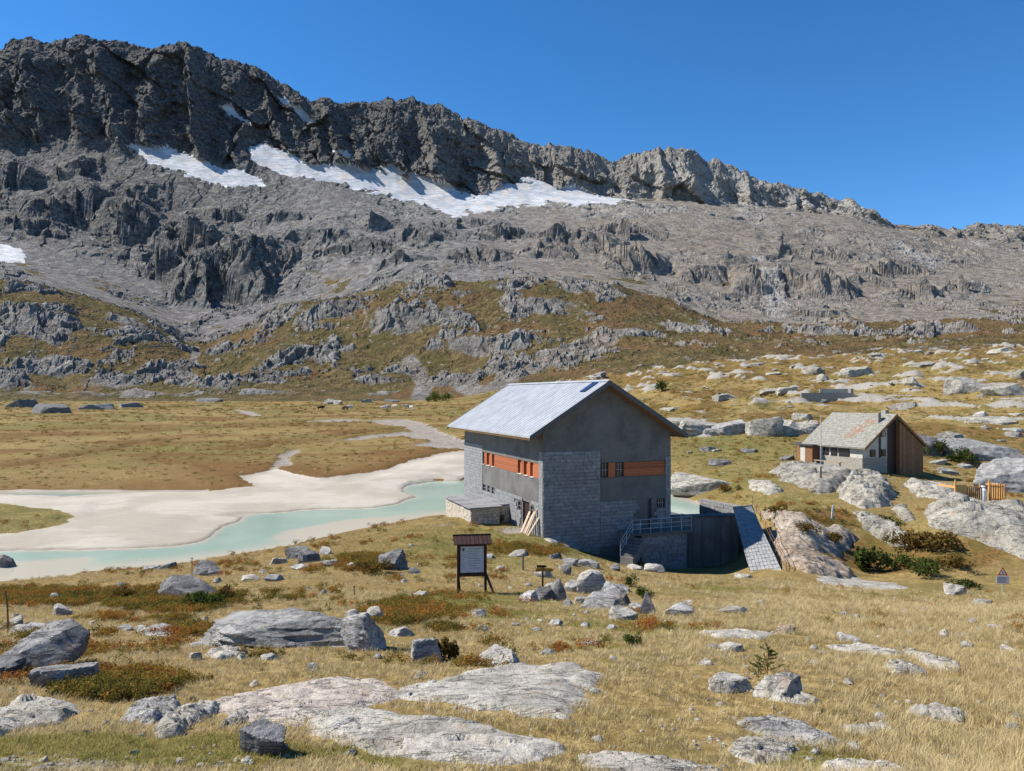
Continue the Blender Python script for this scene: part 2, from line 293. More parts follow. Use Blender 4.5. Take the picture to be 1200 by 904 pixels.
def terrain(x, y, full=False):
    """height of the land at (x, y); with full=True also the surface masks"""
    x = np.asarray(x, float); y = np.asarray(y, float)
    Y = np.maximum(y, 1.5); px = CX+F*x/Y; by = base_py(px, Y); z = (CY-by)/F*Y
    far = sst(430, 520, Y); mid = sst(80, 130, Y)*(1-far); hill = sst(560, 760, px)*mid
    M = {}
    # --- the flood plain
    near = (Y > 38) & (Y < 470)
    sandm = np.zeros_like(z); gravm = np.zeros_like(z); bank = np.zeros_like(z); paled = np.zeros_like(z)
    if near.any():
        xx = x[near]; yy = Y[near]; zz = z[near]; zf = np.interp(yy, _ZY, _ZZ)
        wob = .9*fbm(xx/5, yy/5, 3, 3)+.35*fbm(xx/1.3, yy/1.3, 2, 5)
        sc = np.clip(yy/80, 1, 2.2)
        s = poly_sd(xx, yy, SAND)+wob*sc; il = poly_sd(xx, yy, ISLE)+wob
        ch = np.minimum(line_d(xx, yy, CHAN), line_d(xx, yy, CHAN2)*.8)+.6*wob; b1 = np.maximum(poly_sd(xx, yy, BAR1), poly_sd(xx, yy, BAR2))+wob
        flat = zf+.02+.05*np.clip(s, 0, 6)+.05*fbm(xx/6, yy/6, 3, 9)
        flat = flat-np.clip(1.9-ch, 0, 1.2)*.13
        inS = sst(-1.2, .6, s)
        inS = np.where(zz > flat, sst(-1.5, 1., s), inS); zz = zz*(1-inS)+flat*inS          # the sand lies flat: raised out of the lake, cut into the meadow
        k = sst(-1.5, .3, b1)*(yy < 90); zz = np.maximum(zz, (LAKE-.10)*k+zz*(1-k))
        k = sst(-.3, 2.0, il); zz = np.where(il > -.3, np.maximum(zz, zf+.02+.5*k), zz)
        g = np.full_like(xx, -99.)
        for q in GRAV: g = np.maximum(g, poly_sd(xx, yy, q))
        g = g+wob*2.6; gm = sst(-.5, 1.2, g)*(1-sst(0, 2., il))
        zz = zz*(1-gm)+(np.minimum(zz, zf+.02+.15*fbm(xx/4, yy/4, 3, 19)))*gm
        bk = np.full_like(xx, 99.)
        for q in BANKS: bk = np.minimum(bk, line_d(xx, yy, q))
        bk = np.abs(bk+wob*1.6); zz = zz-.5*np.exp(-(bk/(.9*sc))**2)*(gm < .3)
        z[near] = zz
        sandm[near] = np.clip(sst(-.4, .4, s)*(1-sst(-.2, .8, il))+sst(-1, .3, b1)*(yy < 90), 0, 1)
        gravm[near] = gm; bank[near] = np.clip(np.exp(-np.clip(-s, 0, 60)/9.)*(s < .4)*(px[near] < 560)+np.exp(-bk/(3.*sc))*.9, 0, 1)
        under = (zz < LAKE+.03) & (yy < 100) & (px[near] < 850) & ~((xx > 2.5) & (-(xx-2.31)*.358+(yy-55)*.934 < 1.)); sandm[near] = np.where(under, 1, sandm[near])
    # --- small relief of the near ground and the meadow
    nb = (1-mid)*(1-far)
    dry = (1-np.clip(sandm+gravm, 0, 1))
    r = nb*dry*(.10*fbm(x/2.3, Y/2.3, 4, 21)+.03*fbm(x/.5, Y/.5, 3, 22))*sst(1.5, 5, Y)
    r = r+nb*dry*sst(15, 40, Y)*.35*fbm(x/7, Y/7, 3, 23)
    flatm = mid*(1-hill)*dry; r = r+flatm*(.22*fbm(x/14, Y/14, 4, 24)+.1*fbm(x/3, Y/3, 2, 25))
    # right-hand hillside: humps, ledges and blocks
    rk = np.zeros_like(z)
    m = hill > .01
    if m.any():
        xx = x[m]; yy = Y[m]; n1 = fbm(xx/22+.3, yy/34, 4, 31); st = ridged(xx/16, yy/30, 4, 32)
        wx = xx+1.5*fbm(xx/5, yy/5, 3, 36); b1 = blocky(wx/7+.35*yy/9, yy/9, 33); b2 = blocky(wx/2.8, yy/3.4, 34)
        gate = sst(.02, .2, n1+.45*fbm(xx/7, yy/9, 3, 37)); lump = sst(.35, .7, st)
        sz = np.clip(yy/150, .55, 2.2)
        r[m] += hill[m]*(2.0*n1+.55*fbm(xx/6, yy/8, 3, 38)+gate*lump*(.40+.32*b1+.12*b2))*sz
        rk[m] = np.clip(gate*sst(.4, .55, st)*sst(-.5, 0., b1), 0, 1)*hill[m]
    # --- far ground: hills, screes, crags, walls
    m = far > .005
    crag = np.zeros_like(z); tal = np.zeros_like(z)
    if m.any():
        xx = x[m]; yy = Y[m]; pp = px[m]; bb = by[m]
        wallm = sst(1790, 1900, yy-110*sst(560, 720, pp)); hl = 1-sst(860, 980, yy); plainf = np.exp(-((yy-450)/60)**2)*sst(640, 480, pp)
        wx = xx+24*fbm(xx/70, yy/70, 2, 47); wy = yy+24*fbm(xx/70+5, yy/70, 2, 48)
        cr = np.zeros_like(xx); cz = np.zeros_like(xx)
        C1 = blocky(wx/60+wy/130, wy/75, 65); C2 = blocky(wx/22, wy/26+wx/80, 66)
        jag = 26*fbm(xx/120, yy/90, 2, 49)+9*C1+4.5*C2
        for (cp, cY, hw, ln, ht) in CRAGS:
            near_ = (np.abs(pp-cp) < 2.2*hw) & (np.abs(yy-cY) < 2.6*ln+60)
            if not near_.any(): continue
            sc = cY/900.; u = (pp[near_]-cp)/hw; v = (yy[near_]-cY)+jag[near_]*sc
            lat = np.clip(1-np.abs(u+.25*fbm(xx[near_]/40, yy[near_]/40, 3, 50)), 0, 1)**.5
            prof = np.clip((v+ln*.38)/(ln*.5), 0, 1)*(1-sst(ln*.2, ln*1.5, v)); cz[near_] = np.maximum(cz[near_], ht*lat*prof); cr[near_] = np.maximum(cr[near_], lat*np.exp(-((v)/(ln*.45))**2))
        ns = np.clip(yy/900., .55, 1.5)
        hum = ridged(wx/95, wy/120, 5, 41)-.45
        fine = ridged(wx/34, wy/40, 5, 44, .6)-.4
        B1 = blocky(wx/24+wy/60, wy/30, 56); B2 = blocky(wx/9, wy/11+wx/40, 57); B3 = blocky(xx/4.2, yy/5, 58)
        rgate = sst(.0, .2, hum+.55*fbm(xx/38, yy/46, 4, 59)+.35*cr-.10-.16*sst(620, 760, pp)-.25*sst(520, 450, yy)*sst(560, 700, pp))
        hillr = 9*hum*hl+hl*(1-plainf)*(3.*fine+rgate*(2.1*B1+1.9*B2+1.0*B3)+.5*B3*(B2 > .2))
        tm = (1-hl)*(1-wallm); tsm = sst(-.24, .10, fbm(xx/170, yy/210, 3, 51)-.3*cr)        # smooth scree fans
        tsm = tsm*(1-.85*sst(420, 230, pp)*sst(1330, 1480, yy)); tr = tm*((20*hum+5*fine)*(1-.8*tsm)*(.45+.6*cr)+(7*C1+4.0*C2+1.6*B2)*(.10+.9*(1-tsm))*(.5+.8*cr))
        cliff = wallm*(3.5*B2*sst(2000, 2045, yy)+4*fine+24*(ridged(xx/210, yy/300, 3, 55)-.45)+4*C1+3*C2+1.5*B2)*(1-sst(1990, 2050, yy)*.3)
        zadd = hillr*(1-.9*plainf)+cz*(.88+.15*C1+.08*C2+.1*fine)+tr+cliff
        # ground-hugging stream gully through the left hill
        G = glacier_mask(pp, bb, xx, yy)
        zadd = zadd*(1-.93*G)
        z[m] = z[m]*(1)+zadd*far[m]
        M['glac'] = np.zeros_like(z); M['glac'][m] = G
        crag[m] = np.clip(cr*1.15, 0, 1); tal[m] = tm*tsm
        rk[m] = np.maximum(rk[m], far[m]*np.clip(hl*rgate*(.35+.4*B1+.5*B2)+hl*.5*rgate*(B3 > .3)+cr*.8, 0, 1))
    z = z+r
    if not full: return z
    M.update(px=px, py=CY-z*F/Y, by=by, Y=Y, sand=sandm, grav=gravm, bank=bank, rock=rk, far=far, mid=mid, hill=hill, crag=crag, tal=tal)
    if 'glac' not in M: M['glac'] = np.zeros_like(z)
    return z, M

GLAC = [[(150, 172), (205, 174), (240, 190), (300, 206), (312, 216), (262, 219), (225, 207), (190, 196), (165, 185)],
        [(286, 168), (322, 172), (365, 194), (412, 194), (452, 204), (502, 211), (545, 225), (575, 238), (560, 247), (530, 254), (497, 241), (470, 233), (430, 223), (372, 209), (320, 204), (300, 190)],
        [(552, 236), (590, 217), (628, 213), (690, 226), (742, 236), (705, 240), (640, 238), (600, 243), (555, 250)],
        [(448, 196), (462, 191), (486, 208), (470, 211)], [(256, 128), (268, 128), (297, 147), (290, 149)], [(322, 112), (336, 118), (372, 146), (366, 147), (340, 128)], [(390, 178), (402, 180), (424, 192), (410, 192)],
        [(605, 208), (615, 205), (632, 213), (618, 214)], [(-10, 288), (14, 287), (32, 298), (28, 306), (8, 307), (-10, 303)]]
def glacier_mask(px, py, x, y):
    n = 8.5*fbm(x/45, y/34, 4, 61)+3.4*fbm(x/10, y/9, 3, 63); best = np.full(np.shape(px), -9.)
    cand = (py < 320) & (px < 800)
    if cand.any():
        a = px[cand]; b = py[cand]; q = np.full(a.shape, -9.)
        for P in GLAC: q = np.maximum(q, poly_sd(a, b, P))
        best[cand] = q+n[cand]
    return sst(-1., 1., best)

_hitY = np.exp(np.linspace(math.log(2.5), math.log(430), 700))
def hit(px, py, Ymin=2.5, Ymax=430):
    """where the sight line through a pixel of the photograph meets the land"""
    Yv = _hitY[(_hitY >= Ymin) & (_hitY <= Ymax)]; zz = terrain((px-CX)/F*Yv, Yv); ray = -(py-CY)/F*Yv
    k = np.where(zz >= ray)[0]; i = k[0] if len(k) else int(np.argmin(np.abs(zz-ray)))
    return float((px-CX)/F*Yv[i]), float(Yv[i]), float(zz[i])
def gz(x, y): return float(terrain(np.array([x]), np.array([y]))[0])
# ================================================================== GROUND MATERIALS
def mat_ground():
    s = NT('ground'); a = s.sep(s.attr('ma').outputs['Color']); b = s.sep(s.attr('mb').outputs['Color'])
    sand, grav, rock = a[0], a[1], a[2]; heath, green, wet = b[0], b[1], b[2]
    n0 = s.noise(.11, 3); n1 = s.noise(.7, 4); n2 = s.noise(4.5, 4, .65); n3 = s.noise(26, 3, .7)
    straw = s.mix(s.ramp(n2, .35, .68), (.20, .138, .052), (.37, .27, .112))
    straw = s.mix(s.ramp(n1, .42, .66, 0, .65), straw, (.135, .105, .034))
    straw = s.mix(s.ramp(n0, .45, .62, 0, .6), straw, (.215, .150, .056)); straw = s.mix(s.ramp(s.noise(1.9, 5, .7), .54, .66, 0, .75), straw, (.12, .088, .045))
    straw = s.mix(s.ramp(n3, .35, .75, 0, .5), straw, (.065, .046, .020))
    grn = s.mix(s.ramp(n2, .35, .65), (.070, .074, .020), (.15, .142, .042))
    col = s.mix(s.math('MULTIPLY', green, s.ramp(n1, .3, .6, .45, 1.)), straw, grn)
    hth = s.mix(s.ramp(n2, .38, .62), (.085, .060, .022), (.215, .118, .040))
    hth = s.mix(s.ramp(n1, .45, .6, 0, .7), hth, (.105, .090, .024))
    col = s.mix(s.ramp(s.math('ADD', heath, s.math('MULTIPLY', s.math('SUBTRACT', n1, .5), .8)), .35, .6), col, hth)
    col = s.mix(s.math('MULTIPLY', wet, .92), col, s.mix(n2, (.085, .044, .016), (.165, .090, .030)))
    rcol = s.mix(s.ramp(n2, .3, .7), (.17, .158, .138), (.36, .335, .295))
    rcol = s.mix(s.ramp(n3, .5, .8, 0, .6), rcol, (.10, .095, .085))
    rfac = s.ramp(s.math('ADD', rock, s.math('MULTIPLY', s.math('SUBTRACT', n2, .5), .7)), .4, .56)
    col = s.mix(rfac, col, rcol)
    gcol = s.mix(s.ramp(s.vor(7.), .1, .6), (.42, .40, .365), (.15, .125, .10))
    gcol = s.mix(s.ramp(n1, .4, .65, 0, .6), gcol, (.33, .29, .24))
    gfac = s.ramp(s.math('ADD', grav, s.math('MULTIPLY', s.math('SUBTRACT', n2, .5), .9)), .4, .62)
    col = s.mix(gfac, col, gcol)
    scol = s.mix(s.ramp(n0, .4, .6), (.345, .31, .255), (.425, .39, .33)); scol = s.mix(s.ramp(n2, .45, .7, 0, .45), scol, (.33, .285, .225))
    scol = s.mix(s.ramp(s.noise(1.4, 4, .6, s.scale((.25, 1.6, 1.))), .52, .68, 0, .5), scol, (.28, .25, .205))
    zz_ = s.n.new('ShaderNodeSeparateXYZ'); s.l.new(s.pos, zz_.inputs[0]); wetm = s.ramp(s.math('ADD', zz_.outputs[2], s.math('MULTIPLY', s.math('SUBTRACT', n1, .5), .10)), -11.27, -11.17, .7, 0.); scol = s.mix(wetm, scol, (.235, .205, .165)); scol = s.mix(s.ramp(s.vor(2.6), .05, .3, .35, 0), scol, (.25, .23, .205))
    sfac = s.ramp(sand, .35, .6); col = s.mix(sfac, col, scol)
    hgt = s.math('ADD', s.math('MULTIPLY', n2, .6), s.math('MULTIPLY', n3, .5))
    n = s.bump(hgt, .8, .07)
    return s.out(col, n, .95, .1)
def mat_far():
    s = NT('mountain_ground'); a = s.sep(s.attr('ma').outputs['Color']); b = s.sep(s.attr('mb').outputs['Color'])
    veg, tal, rock = a[0], a[1], a[2]; warm, lightf, red = b[0], b[1], b[2]
    big = s.noise(.006, 4, .6); n1 = s.noise(.03, 5, .62); n2 = s.noise(.13, 5, .65); n3 = s.noise(.55, 4, .7); n4 = s.noise(.06, 4, .6, s.scale((1., 1., 2.6)))
    rc = s.mix(s.ramp(n2, .35, .68), (.115, .112, .108), (.36, .345, .318))
    rc = s.mix(s.ramp(n4, .45, .62, 0, .65), rc, (.060, .059, .062))
    rc = s.mix(s.ramp(n3, .45, .75, 0, .5), rc, (.30, .285, .265))
    dk = s.attr('mc').outputs['Fac']; rc = s.mix(s.math('MULTIPLY', dk, .72), rc, s.mix(s.ramp(n2, .3, .7), (.034, .035, .040), (.105, .103, .105)))  # mc darkens the rock and carries the painted shade of the left wall
    rc = s.mix(s.math('MULTIPLY', warm, s.ramp(n1, .4, .62, .35, .9)), rc, s.mix(n2, (.215, .178, .142), (.47, .415, .35)))
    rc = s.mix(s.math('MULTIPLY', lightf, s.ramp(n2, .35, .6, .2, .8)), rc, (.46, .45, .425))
    n5 = s.vor(.10, 'F1', None, 'Color'); n5 = s.sep(n5)[0]
    tc = s.mix(s.ramp(n3, .35, .7), (.175, .152, .127), (.35, .308, .258)); tc = s.mix(s.math('SUBTRACT', .75, warm), tc, s.mix(s.ramp(n3, .35, .7), (.130, .130, .137), (.285, .282, .285))); tc = s.mix(s.math('MULTIPLY', warm, s.ramp(n1, .4, .65, 0, .8)), tc, (.33, .275, .215)); tc = s.mix(s.ramp(n5, .6, .9, 0, .4), tc, (.40, .385, .365)); tc = s.mix(s.ramp(n5, .35, .1, 0, .45), tc, (.09, .087, .087))
    col = s.mix(s.ramp(s.math('ADD', tal, s.math('MULTIPLY', s.math('SUBTRACT', n2, .5), .6)), .35, .65), rc, tc)
    vc = s.mix(s.ramp(n2, .36, .64), (.100, .077, .035), (.225, .165, .075)); vc = s.mix(s.ramp(n1, .42, .6, 0, .75), vc, (.105, .092, .034)); vc = s.mix(s.ramp(n3, .5, .75, 0, .6), vc, (.06, .048, .02))
    vc = s.mix(s.math('MULTIPLY', red, s.ramp(n2, .3, .6, .4, 1)), vc, (.180, .112, .052))
    sp = s.ramp(s.vor(.11), .10, .24, 1., 0.); sp = s.math('MULTIPLY', sp, s.ramp(n1, .42, .58)); vc = s.mix(s.math('MULTIPLY', sp, .85), vc, (.36, .34, .30))
    vf = s.ramp(s.math('ADD', veg, s.math('MULTIPLY', s.math('SUBTRACT', n3, .5), .55)), .38, .62)
    col = s.mix(vf, col, vc)
    hgt = s.math('ADD', s.math('MULTIPLY', n2, 1.6), s.math('ADD', s.math('MULTIPLY', n3, .8), s.math('MULTIPLY', n4, .8)))
    return s.out(col, s.bump(hgt, 1., 5.), .95, .08)
def mat_ice():
    s = NT('glacier_ice'); n1 = s.noise(.02, 4, .6); n2 = s.noise(.1, 4, .6, s.scale((.5, 1.5, 2.))); b = s.sep(s.attr('mb').outputs['Color'])
    c = s.mix(s.ramp(n1, .35, .65), (.36, .385, .42), (.58, .59, .605)); c = s.mix(s.ramp(n2, .42, .66, 0, .8), c, (.27, .28, .30)); c = s.mix(s.ramp(s.noise(.03, 3), .5, .68, 0, .55), c, (.60, .50, .42))
    return s.out(c, s.bump(n2, .6, 3.), .6, .2)
M_GROUND = mat_ground(); M_FAR = mat_far(); M_ICE = mat_ice()

# ================================================================== TERRAIN MESHES
def grid_quads(nr, nc):
    i = np.arange(nr*nc).reshape(nr, nc); return np.stack([i[:-1, :-1], i[:-1, 1:], i[1:, 1:], i[1:, :-1]], -1).reshape(-1, 4)
# patches of cover on the near ground, by where they lie (px, py, rx, ry, strength)
HEATH = [(60, 700, 120, 14, .8), (200, 706, 110, 18, .9), (330, 702, 60, 12, .5), (130, 808, 95, 20, .9), (300, 770, 80, 10, .5), (470, 720, 60, 22, .85), (430, 660, 48, 12, 1.), (520, 735, 40, 16, .6), (620, 645, 70, 10, .8), (60, 745, 60, 14, .6), (220, 735, 60, 12, .7), (650, 690, 30, 10, .5),
 (960, 610, 60, 16, 1.), (1040, 650, 80, 26, 1.), (1120, 650, 70, 20, 1.), (1080, 570, 30, 10, .7), (850, 720, 30, 6, .5), (1000, 800, 50, 12, .35), (960, 860, 70, 12, .5), (900, 830, 60, 10, .35), (1140, 620, 60, 14, .5), (700, 740, 40, 8, .3), (1180, 575, 30, 10, .6)]
GREEN = [(560, 640, 120, 24, 1.), (690, 645, 50, 10, 1.), (560, 705, 90, 10, .8), (100, 885, 300, 18, .9), (850, 520, 120, 30, .9), (860, 560, 90, 26, .7), (920, 585, 80, 14, .6), (750, 770, 60, 12, .4), (730, 735, 80, 14, .5), (1000, 550, 90, 14, .7), (1100, 690, 90, 10, .5), (1120, 520, 60, 20, .9), (940, 890, 80, 20, .6), (450, 890, 60, 18, .6), (650, 830, 30, 10, .5), (840, 690, 60, 8, .5), (1050, 620, 60, 20, .5), (620, 720, 80, 14, .5)]
GRAVEL = [(60, 900, 420, 16, .55), (250, 880, 120, 14, .3), (560, 830, 60, 14, .5), (500, 855, 90, 10, .4), (600, 735, 70, 6, .3), (850, 742, 60, 6, .5), (830, 870, 30, 14, .4), (600, 622, 22, 5, .9), (520, 615, 30, 4, .5), (900, 557, 90, 3, .3), (1090, 570, 40, 4, .9)]
PATH = [(0, 0)]
def cover(M):
    px, py = M['px'], M['py']; h = np.zeros_like(px); g = h.copy(); v = h.copy(); nr = 1-M['far']
    for L, t in ((HEATH, h), (GREEN, g), (GRAVEL, v)):
        for cx, cy, rx, ry, a in L: t[:] = np.maximum(t, a*blob(px, py, cx, cy, rx, ry))
    k = (M['Y'] < 96)*1.; h *= k; v *= k
    return h, g, v
def near_mesh(name, PX, YY):
    PXm, Ym = np.meshgrid(PX, YY); x = (PXm-CX)/F*Ym
    z, M = terrain(x.ravel(), Ym.ravel(), True)
    me = np_mesh(name, np.stack([x.ravel(), Ym.ravel(), z], 1), grid_quads(len(YY), len(PX)), M_GROUND)
    h, g, v = cover(M); Y = M['Y']; hill = M['hill']; xx = x.ravel(); yy = Ym.ravel()
    n = fbm(xx/40, yy/60, 4, 71); n2 = fbm(xx/9, yy/16, 3, 72)
    h = np.maximum(h, hill*np.clip(sst(.05, .35, n+.4*n2)*.9+.30+.22*sst(180, 380, yy), 0, 1)); g = np.maximum(g, hill*sst(.0, .4, -n+.5*n2)*.8)
    flatm = M['mid']*(1-hill); g = np.maximum(g, flatm*sst(-.15, .25, fbm(xx/35, yy/30, 3, 73))*.8)
    wet = np.clip(M['bank']*1.15, 0, 1); wet = np.maximum(wet, flatm*.95*sst(.0, .22, fbm(xx/26+7, yy/11, 4, 74)))
    isl = (M['px'] < 110)*(yy < 82)*(yy > 52); wet = np.where(isl > 0, np.clip(wet, 0, .15), wet); g = np.where(isl > 0, .7, g)
    rock = M['rock']
    set_col(me, 'ma', np.stack([M['sand'], np.clip(M['grav']+v, 0, 1), rock], 1)); set_col(me, 'mb', np.stack([h, g, wet], 1))
    return structure(link(name, me))
PXd = np.concatenate([np.arange(-480, -40, 16.), np.arange(-40, 1242, 2.7), np.arange(1250, 1690, 16.)])
Y1 = np.exp(np.arange(math.log(1.5), math.log(96), .0088)); Y1[-1] = 96
Y2 = np.concatenate([np.exp(np.arange(math.log(96), math.log(445), .0105)), [445.]])
near_mesh('ground', PXd, Y1); near_mesh('valley_meadow', PXd, Y2)

PXf = np.concatenate([np.arange(-480, -40, 14.), np.arange(-40, 1242, 1.36), np.arange(1250, 1690, 14.)])
Yf = np.concatenate([np.linspace(445, 620, 120)[:-1], np.linspace(620, 900, 180)[:-1], np.linspace(900, 1250, 95)[:-1], np.linspace(1250, 1780, 160)[:-1], np.linspace(1780, 2080, 190)[:-1], np.linspace(2080, 2480, 20)])
PXm, Ym = np.meshgrid(PXf, Yf); X0 = (PXm-CX)/F*Ym
xf, yf = X0.ravel(), Ym.ravel(); zf_, MF = terrain(xf, yf, True)
# the high rock wall also bulges and recedes horizontally: ribs and couloirs
wall = sst(1800, 1880, yf-120*sst(560, 720, MF['px']))*(1-sst(1985, 2045, yf)*.88)*(1-MF['glac'])
rib = (ridged(xf/190+.15*fbm(xf/90, zf_/90, 3, 82), zf_/420, 3, 81, .45)-.45)*60+16*blocky(xf/95+zf_/140, zf_/120-xf/300, 85)
for _c, _w, _a, _sl in ((228, 15, 75, .10), (120, 22, 50, .22), (372, 13, 45, .25), (478, 16, 40, .3), (40, 20, 40, .2), (300, 12, 30, .3), (545, 14, 26, .3), (790, 14, 26, .1), (845, 12, 30, .2), (905, 12, 26, .15), (760, 9, 20, .1), (960, 14, 20, .2)):
    rib = rib+_a*np.clip(1-np.abs((MF['px']-_c-(MF['by']-70)*_sl+6*fbm(xf/50, zf_/50, 2, 88))/_w), 0, 1)
strat = 6*blocky(xf/38+zf_/60, zf_/44-xf/110, 86)+3*blocky(xf/15+zf_/30, zf_/15-xf/40, 87)+2.5*fbm((xf+zf_*1.2)/60, (zf_-.35*xf)/9, 3, 84)
yv = yf-wall*(rib+strat)
nzr, nzc = Ym.shape
# slope from the grid
gx, gyy, gzz = X0, yv.reshape(nzr, nzc), zf_.reshape(nzr, nzc)
dzr = np.gradient(gzz, axis=0); dyr = np.gradient(Ym, axis=0); slope = np.abs(dzr/dyr)
sc = np.gradient(gzz, axis=1)/np.gradient(X0, axis=1); slope = np.hypot(slope, sc).ravel()
nA = fbm(xf/120, yf/140, 4, 91); nB = fbm(xf/30, yf/36, 4, 92); px_, py_, yy_ = MF['px'], MF['by'], yf
hl = 1-sst(880, 1000, yy_+60*nA)
veg = hl*(1-.95*np.clip(MF['rock'], 0, 1))*(1-.8*sst(.75, 1.25, slope))
veg = np.maximum(veg, .75*(1-hl)*sst(.0, .3, nB+.6*nA-.15)*sst(1650, 1250, yy_)*sst(.9, .5, slope)*(1-MF['crag'])*sst(240, 330, py_+20*nA))
# stony gullies and boulder spills down the hillside
spill = np.zeros_like(xf)
for L, w in (([(545, 470), (600, 445), (650, 425), (720, 400)], 7), ([(230, 410), (225, 430), (215, 445)], 6), ([(480, 425), (500, 450), (490, 468)], 12), ([(520, 440), (560, 460)], 12)):
    spill = np.maximum(spill, np.exp(-(line_d(px_, py_, L)/w)**2)*(yy_ < 900))
veg = veg*(1-.85*spill)
tal = np.clip(MF['tal']*1.2+.4*(1-hl)*(slope < .55), 0, 1)*(1-MF['crag']); tal = tal*(1-.7*sst(420, 220, px_+60*nA)*sst(1380, 1540, yy_)); tal = np.maximum(tal, spill)
warm = np.clip(sst(480, 760, px_)*.75+.25*sst(.0, .4, nA), 0, 1)*sst(60, 240, py_+px_*.12); warm = np.maximum(np.maximum(warm, .25*sst(.1, .4, nB)), .5*hl)
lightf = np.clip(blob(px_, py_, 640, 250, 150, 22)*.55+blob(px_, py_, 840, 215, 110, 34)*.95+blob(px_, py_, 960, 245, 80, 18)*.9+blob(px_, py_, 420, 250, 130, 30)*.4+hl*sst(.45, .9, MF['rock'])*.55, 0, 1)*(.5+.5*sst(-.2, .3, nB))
streak = np.zeros_like(xf)
for L, w in (([(868, 280), (885, 310), (900, 345), (905, 372)], 7), ([(1050, 285), (1100, 315), (1170, 350)], 5), ([(905, 335), (915, 360), (900, 378)], 8), ([(855, 262), (880, 290)], 5), ([(1140, 285), (1190, 310)], 4)):
    streak = np.maximum(streak, np.exp(-(line_d(px_, py_, L)/w)**2)*(yy_ > 950))
lightf = np.maximum(lightf, streak*.9); tal = np.maximum(tal, streak*.3); veg *= 1-streak
dark = sst(1780, 1860, yy_)*sst(640, 420, px_+40*nA)*(.75+.5*nB); dark = np.maximum(dark, MF['crag']*.75*(yy_ > 1000)*(.7+.5*nB)); dark = np.maximum(dark, .75*sst(430, 230, px_+60*nA)*sst(1380, 1560, yy_)*sst(-.25, .2, nB)); dark = np.clip(np.maximum(dark, .5*MF['crag']*(yy_ < 1000)), 0, 1)  # left wall's shade put into the rock colour; crags and lower left darker too
red = hl*sst(.05, .35, fbm(xf/70, yf/90, 4, 95)+.15*sst(500, 700, px_))
VF = np.stack([xf, yv, zf_], 1); QF = grid_quads(nzr, nzc)
ma = np.stack([veg, tal, MF['rock']], 1); mb = np.stack([warm, lightf, red], 1)
gl = MF['glac'][QF].mean(1) > .5; rowq = QF[:, 0]//nzc; split = int(np.searchsorted(Yf, 940))
def sub(name, sel, mat):
    q = QF[sel]; u, inv = np.unique(q.ravel(), return_inverse=True)
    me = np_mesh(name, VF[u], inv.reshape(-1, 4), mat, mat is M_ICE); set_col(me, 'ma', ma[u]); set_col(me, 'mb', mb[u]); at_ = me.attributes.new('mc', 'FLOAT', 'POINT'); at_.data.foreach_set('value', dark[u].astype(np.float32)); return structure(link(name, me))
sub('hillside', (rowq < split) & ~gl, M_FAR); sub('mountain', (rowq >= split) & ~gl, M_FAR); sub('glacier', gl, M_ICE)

# ------------------------------------------------------------------ lake
def mat_water():
    s = NT('lake_water'); d = s.attr('depth').outputs['Fac']
    n = s.noise(2.2, 3, .6, s.scale((1., .45, 1.))); n2 = s.noise(.12, 3)
    c = s.mix(s.ramp(n2, .35, .65), (.275, .375, .315), (.33, .42, .355))
    c = s.mix(s.ramp(d, .03, .55), (.46, .42, .34), c)
    m = s.out(c, s.bump(n, .25, .03), .12, .5)
    return m
gxs = np.linspace(-75, 35, 220); gys = np.linspace(36, 108, 170); GX, GY = np.meshgrid(gxs, gys)
bed = terrain(GX.ravel(), GY.ravel()); dep = LAKE-bed
me = np_mesh('lake', np.stack([GX.ravel(), GY.ravel(), np.full(GX.size, LAKE)], 1), grid_quads(170, 220), mat_water())
q = np.array([p.vertices[:] for p in me.polygons]); _qx = GX.ravel()[q].mean(1); _qy = GY.ravel()[q].mean(1); _th = math.radians(21); _lb = -(_qx-2.31)*math.sin(_th)+(_qy-55)*math.cos(_th); _la = (_qx-2.31)*math.cos(_th)+(_qy-55)*math.sin(_th)
keep = (dep[q].max(1) > -.05) & ~((_la > .3) & (_lb < 1.3)) & ~((_la > 11) & (_lb < .9-.1*(_la-11)))
bpy.data.meshes.remove(me)
u, inv = np.unique(q[keep].ravel(), return_inverse=True)
me = np_mesh('lake', np.stack([GX.ravel()[u], GY.ravel()[u], np.full(len(u), LAKE)], 1), inv.reshape(-1, 4), mat_water())
at = me.attributes.new('depth', 'FLOAT', 'POINT'); at.data.foreach_set('value', dep[u].astype(np.float32))
structure(link('lake', me))
# ================================================================== MATERIALS FOR BUILT THINGS
def mat_simple(name, c1, c2, sc=3., rough=.8, bumpd=.01, rnd=.0, spec=.3, stain=None, det=4, stretch=None):
    s = NT(name); v = s.scale(stretch) if stretch else None
    n = s.noise(sc, det, .6, v); c = s.mix(s.ramp(n, .3, .7), c1, c2); n2 = s.noise(sc*6, 3, .65, v)
    c = s.mix(s.ramp(n2, .4, .8, 0, .35), c, tuple(q*.55 for q in c1))
    if stain: c = s.mix(s.ramp(s.noise(sc*.35, 4, .6, s.scale((2.2, 2.2, .12))), .46, .7, 0, .8), c, stain)
    if rnd:
        o = s.n.new('ShaderNodeObjectInfo').outputs['Random']; c = s.hsv(c, .5, 1., s.math('MULTIPLY_ADD', o, 2*rnd, 1-rnd))
    return s.out(c, s.bump(s.math('ADD', n, s.math('MULTIPLY', n2, .5)), .5, bumpd), rough, spec)
M_CONC = mat_simple('concrete', (.10, .098, .094), (.155, .152, .146), .8, .9, .008, stain=(.15, .14, .13))
M_CONCD = mat_simple('dam_concrete', (.20, .18, .15), (.29, .265, .225), .9, .9, .01, stain=(.11, .095, .075))
M_BLOCK = mat_simple('stone_block', (.165, .168, .172), (.26, .262, .265), 4., .85, .015, .15)
